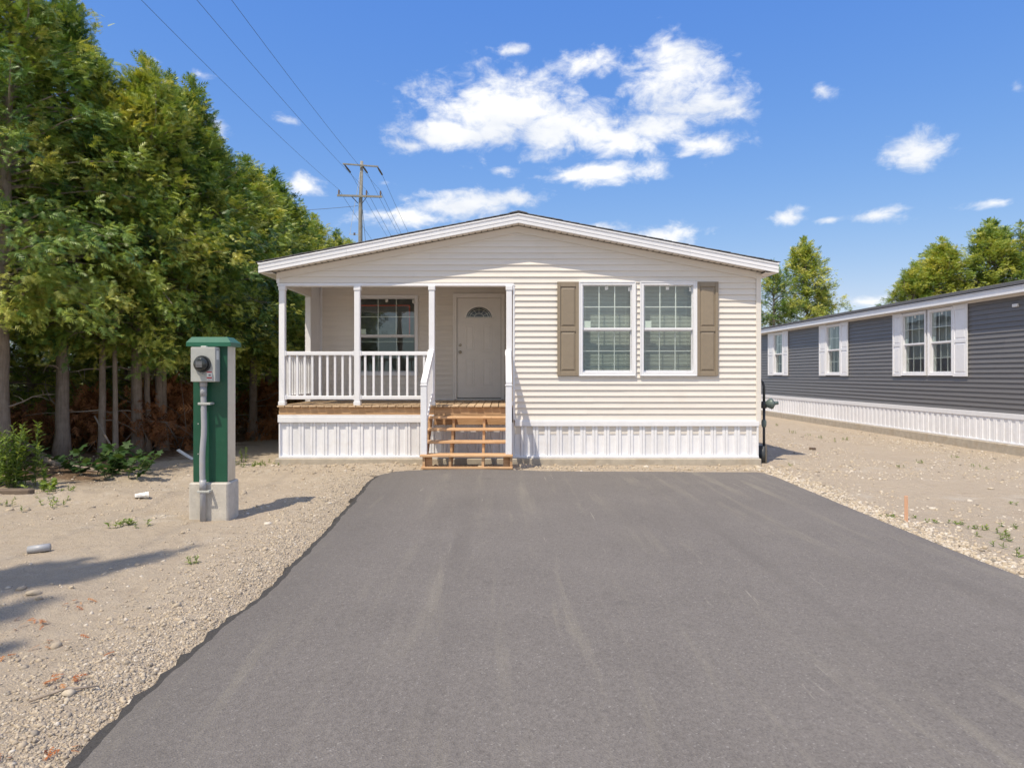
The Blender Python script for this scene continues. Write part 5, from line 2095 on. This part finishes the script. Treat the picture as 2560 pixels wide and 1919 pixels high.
# ------------------------------------------------------------------ undergrowth
def brush(label, loc, w, h, n, seed, mat='dead_leaf'):
    g_ = np.random.default_rng(seed)
    r_ = random.Random(seed)
    t_ = thing('dead_brush', label, 'brush', (loc[0], loc[1], terr(*loc)), 'dead brown cedar brush under the trees')
    m = MB()
    for k in range(26):
        a = r_.uniform(0, 6.28)
        p = [np.array([r_.uniform(-w, w) * .5, r_.uniform(-w, w) * .3, 0])]
        d = np.array([math.cos(a) * .5, math.sin(a) * .5, r_.uniform(.2, 1.0)])
        for q in range(4):
            p.append(p[-1] + d * h * .3)
            d = d + np.array([r_.uniform(-.4, .4), r_.uniform(-.4, .4), r_.uniform(-.4, .1)])
        m.tube(p, [.010, .008, .006, .004, .002], 4, False)
    tw = m.build('twigs', 'twig')
    tw.parent = t_
    cl = g_.uniform(-1, 1, (14, 3)) * np.array([w * .55, w * .3, h * .4]) + np.array([0, 0, h * .5])
    ci = g_.integers(0, 14, n)
    pos = cl[ci] + g_.normal(0, .16, (n, 3))
    d = g_.normal(0, .6, (n, 3)) + np.array([0, 0, -.6])
    me = lay_sprays(pos, d, g_.normal(0, 1, (n, 3)), g_.uniform(.12, .28, n), g_.uniform(.7, 1.2, n), np.clip(g_.normal(.45, .22, n), 0, 1), mat, 'dead_sprays')
    o = bpy.data.objects.new('dead_sprays', me)
    COL.objects.link(o)
    o.parent = t_


brush('rusty brown brush between the second and third trunks from the left', (-7.35, 13.0), 1.5, 1.05, 1100, 1)
brush('rusty brown brush behind the three slim stems', (-7.0, 14.3), 1.4, 1.3, 900, 2)
brush('brown brush just left of the meter pedestal', (-6.55, 14.0), 1.0, 1.6, 900, 3)
brush('brown brush just right of the meter pedestal', (-6.0, 17.4), 1.5, 1.2, 900, 4)
brush('brown brush beside the porch corner skirting', (-5.2, 16.2), 1.4, .8, 600, 5)
brush('brown brush low behind the thick left trunk', (-9.0, 12.4), 1.4, .9, 600, 6)


def leaf_tpl(kind_):
    if kind_ == 'lance':
        V = [(0, 0, 0), (.35, .17, .04), (.35, -.17, .04), (.75, .10, 0), (.75, -.10, 0), (1, 0, -.1)]
        Fc = [(0, 2, 1), (1, 2, 4), (1, 4, 3), (3, 4, 5)]
    else:                                       # lobed maple leaf
        V = [(0, 0, 0), (.18, .42, .0), (.42, .22, .03), (.62, .50, -.03), (.68, .17, .02), (1, 0, -.06), (.68, -.17, .02), (.62, -.5, -.03), (.42, -.22, .03), (.18, -.42, 0), (.45, 0, .04)]
        Fc = [(10, i, i + 1) for i in range(0, 9)] + [(10, 9, 0)]
    return np.array(V, float), np.array(Fc)


def weed(label, loc, h, stems, leaves, Ll, seed, mat='weed_leaf', spread=.12, group=None, tpl='lance', name='weed', lean=.12, cat='weed'):
    g_ = np.random.default_rng(seed)
    r_ = random.Random(seed)
    t_ = thing(name, label, cat, (loc[0], loc[1], terr(*loc) - .005), group)
    m = MB()
    pos, dr, nm, Ls = [], [], [], []
    for k in range(stems):
        b = np.array([r_.gauss(0, spread), r_.gauss(0, spread * .7), 0])
        hh = h * r_.uniform(.65, 1.05)
        ln = np.array([r_.gauss(0, lean), r_.gauss(0, lean), 0]) * hh
        pts = [b + ln * (q / 4) ** 1.6 + np.array([0, 0, hh * q / 4]) for q in range(5)]
        m.tube(pts, [.006 * min(1, h * 2 + .3)] * 4 + [.002], 5, False)
        for j in range(leaves):
            s = (j + r_.random()) / leaves
            s = .08 + .92 * s
            q = b + ln * s ** 1.6 + np.array([0, 0, hh * s])
            a = j * 2.4 + r_.uniform(-.5, .5)
            pos.append(q)
            dr.append(np.array([math.cos(a), math.sin(a), r_.uniform(-.25, .75) + .5 * s]))
            nm.append(np.array([r_.gauss(0, .25), r_.gauss(0, .25), 1]))
            Ls.append(Ll * r_.uniform(.6, 1.15) * (1.1 - .55 * s if tpl == 'lance' else 1))
    st = kind(m.build('stems', 'stem_green'), 'stuff')
    st.parent = t_
    tv, tf = leaf_tpl(tpl)
    me = lay_sprays(np.array(pos), np.array(dr), np.array(nm), np.array(Ls), np.full(len(pos), 1.0), np.clip(g_.normal(.5, .2, len(pos)), 0, 1), mat, 'leaves', tv, tf)
    o = bpy.data.objects.new('leaves', me)
    COL.objects.link(o)
    o.parent = t_
    return t_


weed('tall leafy goldenrod clump at the left edge below the thick trunk', gp_(18, 1052), .86, 18, 48, .15, 1, spread=.17, name='goldenrod_clump', cat='plant')
weed('tall leafy goldenrod clump cut by the left edge of the photo', gp_(-22, 1050), .80, 16, 46, .15, 2, spread=.17, name='goldenrod_clump', cat='plant')
weed('low dark maple seedling under the cedars left of the pedestal', gp_(232, 1022), .42, 13, 12, .17, 3, 'maple_leaf', .34, None, 'maple', 'maple_seedling', .55, 'shrub')
weed('small upright weed right of the pedestal near the porch corner', gp_(530, 994), .32, 2, 30, .07, 4, spread=.03, group='weeds by the tree line')
weed('short weed touching the right side of the pedestal block', gp_(508, 1000), .14, 4, 10, .06, 5, spread=.06, group='weeds by the tree line')
weed('flat green weed mat between the pedestal and the porch corner', gp_(545, 1003), .08, 16, 8, .06, 6, spread=.22, group='weeds by the tree line')
weed('flat green weed mat just right of the upright weed', gp_(565, 998), .07, 14, 8, .06, 16, spread=.2, group='weeds by the tree line')
weed('green tuft in the sandy yard left of the pedestal', gp_(278, 1129), .06, 9, 9, .07, 7, spread=.09, group='weeds in the sandy yard')
weed('tiny green weed in the middle of the sandy yard below pedestal', gp_(414, 1213), .07, 4, 7, .055, 8, spread=.03, group='weeds in the sandy yard')
weed('broad leaved weed at the left tree line beside the sleeper', gp_(105, 1058), .14, 6, 7, .09, 9, 'weed_leaf', .08, 'weeds by the tree line', 'maple')
weed('spreading green weed at the left below the goldenrod', gp_(65, 1084), .08, 18, 8, .06, 10, spread=.24, group='weeds by the tree line')
weed('green weed on the gravel just right of the spreading left one', gp_(135, 1068), .08, 10, 8, .06, 11, spread=.16, group='weeds by the tree line')
rw = random.Random(12)
spots = [(1925, 1118, .05), (2135, 1140, .07), (2105, 1138, .06), (2178, 1135, .07), (2180, 1165, .10), (2155, 1185, .09), (2205, 1205, .10), (2165, 1150, .08),
         (1680, 918, .10), (1715, 934, .12), (1775, 945, .13), (1805, 953, .14), (1745, 940, .08), (1825, 948, .12), (1990, 1000, .10), (2060, 985, .08),
         (1945, 1008, .08), (2110, 1006, .09), (2135, 1010, .07), (1705, 1000, .06), (1985, 1120, .04), (2012, 1128, .04), (2070, 1130, .05), (2120, 1160, .06), (2195, 1085, .06)]
for i, (a, b, h_) in enumerate(spots):
    lb = 'small green tuft on the brown soil patch at right' if a > 1900 and b > 1080 else 'small green tuft on the bare gravel between the houses'
    gname = 'tufts on the soil patch' if a > 1900 and b > 1080 else 'tufts on the bare gravel lot'
    weed(lb, gp_(a, b), h_ * .8, rw.randint(2, 5), 6, .05, 40 + i, spread=.045, group=gname, name='weed_tuft')
# sprouting seed on the soil patch
g_ = np.random.default_rng(8)
n = 900
xx, yy = g_.uniform(4.4, 9.0, n), g_.uniform(4.7, 6.5, n)
kp = (((xx - 6.6) / 2.3) ** 2 + ((yy - 5.6) / .9) ** 2) < 1
xx, yy = xx[kp], yy[kp]
pos = np.stack([xx, yy, [terr(a, b) for a, b in zip(xx, yy)]], 1)
tv, tf = leaf_tpl('lance')
me = lay_sprays(pos, g_.normal(0, .5, (len(pos), 3)) + np.array([0, 0, .8]), g_.normal(0, 1, (len(pos), 3)), g_.uniform(.012, .035, len(pos)), np.full(len(pos), 1.4), np.clip(g_.normal(.2, .25, len(pos)), 0, 1), 'maple_leaf', 'grass_sprouts', tv, tf)
kind(tag(link('grass_sprouts', me, None), 'tiny dark sprouts dotting the brown soil patch', 'grass'), 'stuff')
# orange cedar litter on the gravel
n = 70
pp = np.array(scatter(n, lambda: (lambda y: (edge(DL, y) - rs.uniform(.05, 1.4), y, 0))(2.5 + 2.2 * rs.random() ** 1.4)))
cc = pp[rs.randrange(n)]
cent = pp[g_.integers(0, 14, n)]
pos = cent + g_.normal(0, .05, (n, 3))
pos[:, 2] = [terr(a, b) + .022 for a, b in pos[:, :2]]
me = lay_sprays(pos, np.stack([g_.normal(0, 1, n), g_.normal(0, 1, n), g_.normal(0, .1, n)], 1), np.tile([0, 0, 1.0], (n, 1)) + g_.normal(0, .2, (n, 3)), g_.uniform(.03, .07, n), np.full(n, .9), np.clip(g_.normal(.5, .2, n), 0, 1), 'litter_leaf', 'fallen_cedar_leaves')
kind(tag(link('fallen_cedar_leaves', me, None), 'orange dead cedar bits lying on the verge gravel', 'leaf litter'), 'stuff')


def debris_stick(label, pts, rr, mat='twig', group='sticks on the ground', name='fallen_stick'):
    p = [(a, b, terr(a, b) + c_) for a, b, c_ in pts]
    o = MB().tube(p, rr, 7).build(name, mat, smooth=True)
    return tag(o, label, 'stick', group)


a = gp_(62, 1522)
debris_stick('thin bent stick on the gravel at lower left', [(a[0], a[1], .015), (a[0] + .12, a[1] + .06, .02), (a[0] + .2, a[1] + .09, .015), (a[0] + .25, a[1] + .12, .02)], [.006, .006, .005, .003])
a = gp_(60, 1182)
debris_stick('grey length of broken pipe lying in the yard at left', [(a[0], a[1], .03), (a[0] + .16, a[1] + .05, .035)], [.034, .034], 'pvc_grey', None, 'pipe_piece')
a = gp_(215, 1010)
debris_stick('pale fallen branch leaning across the roots of the second trunk', [(a[0] - .5, a[1] + .7, .75), (a[0] - .15, a[1] + .6, .25), (a[0] + .1, a[1] + .5, .05), (a[0] + .5, a[1] + .4, .04)], [.014, .018, .02, .012])
a = gp_(70, 1010)
debris_stick('long dark root snaking from the thick left trunk over the ground', [(a[0] + .1, a[1] + .05, .12), (a[0] + .45, a[1] - .05, .02), (a[0] + .85, a[1] - .3, .03), (a[0] + 1.4, a[1] - .5, .02), (a[0] + 1.9, a[1] - .55, .0)], [.07, .055, .045, .035, .015], 'bark', name='tree_root')
a = gp_(120, 985)
debris_stick('curved thick root bending down between the two left trunks', [(a[0] - .55, a[1] - .3, .50), (a[0] - .3, a[1] - .45, .22), (a[0] + .1, a[1] - .7, .05), (a[0] + .6, a[1] - .9, -.02)], [.05, .06, .06, .035], 'bark', name='tree_root')
a = gp_(20, 1072)
sl = MB().cbox(a[0] - 1.6, a[0] + .28, a[1] - .06, a[1] + .06, terr(*a) - .05, terr(*a) + .055, .014).build('timber_sleeper', 'sleeper_wood')
tag(sl, 'old dark timber sleeper lying at the left edge below the weeds', 'timber')
a = gp_(400, 990)
m = MB()
m.cbox(-.19, .19, -.03, .03, 0, .018, .003)
o = m.build('scrap_board', 'paper_white', None, (a[0], a[1], terr(*a) + .07), (.35, .42, -.35))
tag(o, 'white scrap of trim board lying by the trees left of pedestal', 'scrap')
a = gp_(305, 1075)
m = MB()
rp = random.Random(3)
N = 12
prev = None
for k in range(6):
    t_ = k / 5
    ring_ = []
    for j in range(N):
        an = 2 * math.pi * j / N
        r_ = (.030 + .022 * t_) * (1 + rp.uniform(-.22, .22))
        ring_.append((t_ * .15 - .07, r_ * math.cos(an), .035 + r_ * math.sin(an) * .7))
    if prev:
        for j in range(N):
            m.quad(prev[j], prev[(j + 1) % N], ring_[(j + 1) % N], ring_[j])
    prev = ring_
o = m.build('paper_cup', 'paper_white', None, (a[0], a[1], terr(*a)), (0, 0, .5))
tag(o, 'crumpled white paper cup on the dirt left of the pedestal', 'litter')

# survey stake
a = gp_(1958, 1128)
zt_ = .0
st = MB().cbox(-.0165, .0165, -.010, .010, -.1, .262, .003).build('survey_stake', 'stake_orange', None, (a[0], a[1], terr(*a)), (R(-2), R(1.5), R(12)))
tag(st, 'faded orange wooden survey stake beside the driveway edge', 'stake')
# brick fragment
a = gp_(1755, 968)
o = MB().cbox(-.06, .06, -.04, .04, 0, .05, .01).build('brick_fragment', 'litter_brown' if 'litter_brown' in M else 'sleeper_wood', None, (a[0], a[1], terr(*a)), (0, .1, .4))
tag(o, 'brown lump of wood lying on the bare lot near the grey house', 'scrap')

# ------------------------------------------------------------------ utility pole and lines
PYL = 40.0
SPL = F / PYL


def qx(zx):
    return ((zx / 6.91 + 800) / 1.15732 - 1085) / SPL


def qz(zy):
    return CAM_H + (808 - (zy / 6.9083 + 380) / 1.15732) / SPL


pole = thing('utility_pole', 'weathered wooden utility pole with two crossarms behind the roof', 'utility pole', (qx(695), PYL, 0))
MB().tube([(qx(690), PYL, -.3), (qx(693), PYL, 5), (qx(700), PYL, qz(900)), (qx(722), PYL, qz(160))], [.15, .14, .115, .085], 14).build('shaft', 'pole_wood', pole, smooth=True)


def bar(m, x0, z0, x1, z1, y, w, h):
    m.prism([(x0, z0 - h), (x1, z1 - h), (x1, z1 + h), (x0, z0 + h)], y - w, y + w)
    return m


bar(MB(), qx(405), qz(220), qx(1015), qz(268), PYL - .17, .04, .038).build('crossarm', 'pole_wood', pole)
bar(MB(), qx(310), qz(765), qx(1085), qz(788), PYL - .20, .045, .055).build('crossarm', 'pole_wood', pole)
br = MB()
br.tube([(qx(565), PYL - .26, qz(790)), (qx(665), PYL - .17, qz(895))], .022, 6)
br.tube([(qx(825), PYL - .26, qz(790)), (qx(720), PYL - .17, qz(920))], .022, 6)
br.build('arm_brace', 'dark_metal', pole)
bar(MB(), qx(500), qz(1420), qx(660), qz(1424), PYL, .02, .018).build('standoff_arm', 'galvanised', pole)
MB().tube([(qx(595), PYL, qz(1435)), (qx(595), PYL, qz(1395))], .06, 8).build('standoff_insulator', 'insulator', pole)
lo_pts, up_pts = [], []
for zx, zy0, zy1 in ((340, 760, 670), (815, 775, 680), (1055, 780, 690)):
    m = MB().tube([(qx(zx), PYL - .2, qz(zy0)), (qx(zx), PYL - .2, qz((zy0 + zy1) / 2)), (qx(zx), PYL - .2, qz(zy1))], [.045, .055, .05], 8)
    m.build('pin_insulator', 'insulator', pole)
    lo_pts.append((qx(zx), PYL - .2, qz(zy1) + .02))
for zx, zy, ex, ey in ((430, 230, 485, 298), (745, 255, 780, 305), (1000, 270, 1043, 340)):
    e = (qx(ex), PYL + .6, qz(ey))
    MB().tube([(qx(zx), PYL - .1, qz(zy)), tuple((Vector((qx(zx), PYL - .1, qz(zy))) + Vector(e)) / 2), e], [.035, .06, .05], 8).build('strain_insulator', 'insulator', pole)
    up_pts.append(e)
MB().tube([(qx(705), PYL - .13, qz(320)), (qx(660), PYL - .2, qz(650)), (qx(605), PYL - .2, qz(950)), (qx(545), PYL - .2, qz(1320)), (qx(530), PYL - .2, qz(1440))], .014, 5).build('ground_lead', 'galvanised', pole)
MB().tube([(qx(740), PYL - .1, qz(1000)), (qx(760), PYL, qz(1250)), (qx(790), PYL, qz(1600))], .014, 5).build('down_lead', 'wire_dark', pole)


def line(label, a, b, sag, r=.013, n=40):
    a, b = Vector(a), Vector(b)
    pts = []
    for k in range(n + 1):
        t_ = k / n
        p = a.lerp(b, t_)
        p.z -= sag * 4 * t_ * (1 - t_)
        pts.append(p)
    o = MB().tube(pts, r, 5).build('power_line', 'wire_dark')
    return tag(o, label, 'power line', 'overhead wires')


nm_ = ('lowest and leftmost overhead wire crossing the sky to the pole', 'middle overhead wire crossing the sky to the pole', 'rightmost overhead wire crossing the sky to the pole')
tops = ((305, 0), (425, 0), (500, 0))
for k, (p, (tx, ty)) in enumerate(zip(lo_pts, tops)):
    # find the depth where the wire leaves the top of the frame, then carry on to the next pole behind the camera
    Y2 = 17.5
    x2, z2 = (tx - 1085) / F * Y2, CAM_H + (808 - ty) / F * Y2
    # parabola through the pole, this point, with the far pole at Y = -25 and the same height
    Yp, Yn = p[1], -25.0
    sl = (x2 - p[0]) / (Y2 - Yp)
    xn = p[0] + sl * (Yn - Yp)
    tt = (Y2 - Yp) / (Yn - Yp)
    sag = (p[2] - z2) / (4 * tt * (1 - tt))
    line(nm_[k], p, (xn, Yn, p[2]), max(.2, sag), .0065)
    line(('left', 'middle', 'right')[k] + ' wire running on from the lower crossarm down behind the roof', p, (p[0] - .4, 105, p[2] - .5), 1.5, .010)
for k, p in enumerate(up_pts):
    line(('left', 'middle', 'right')[k] + ' wire running on from the upper crossarm down behind the roof', p, (p[0] - .4, 105, p[2] - .5), 1.5, .010)
line('service wire leaving the pole to the left above the cedars', (qx(660), PYL - .1, qz(935)), (qx(660) - 14, PYL - 2, qz(1010) + .2), .5, .013)
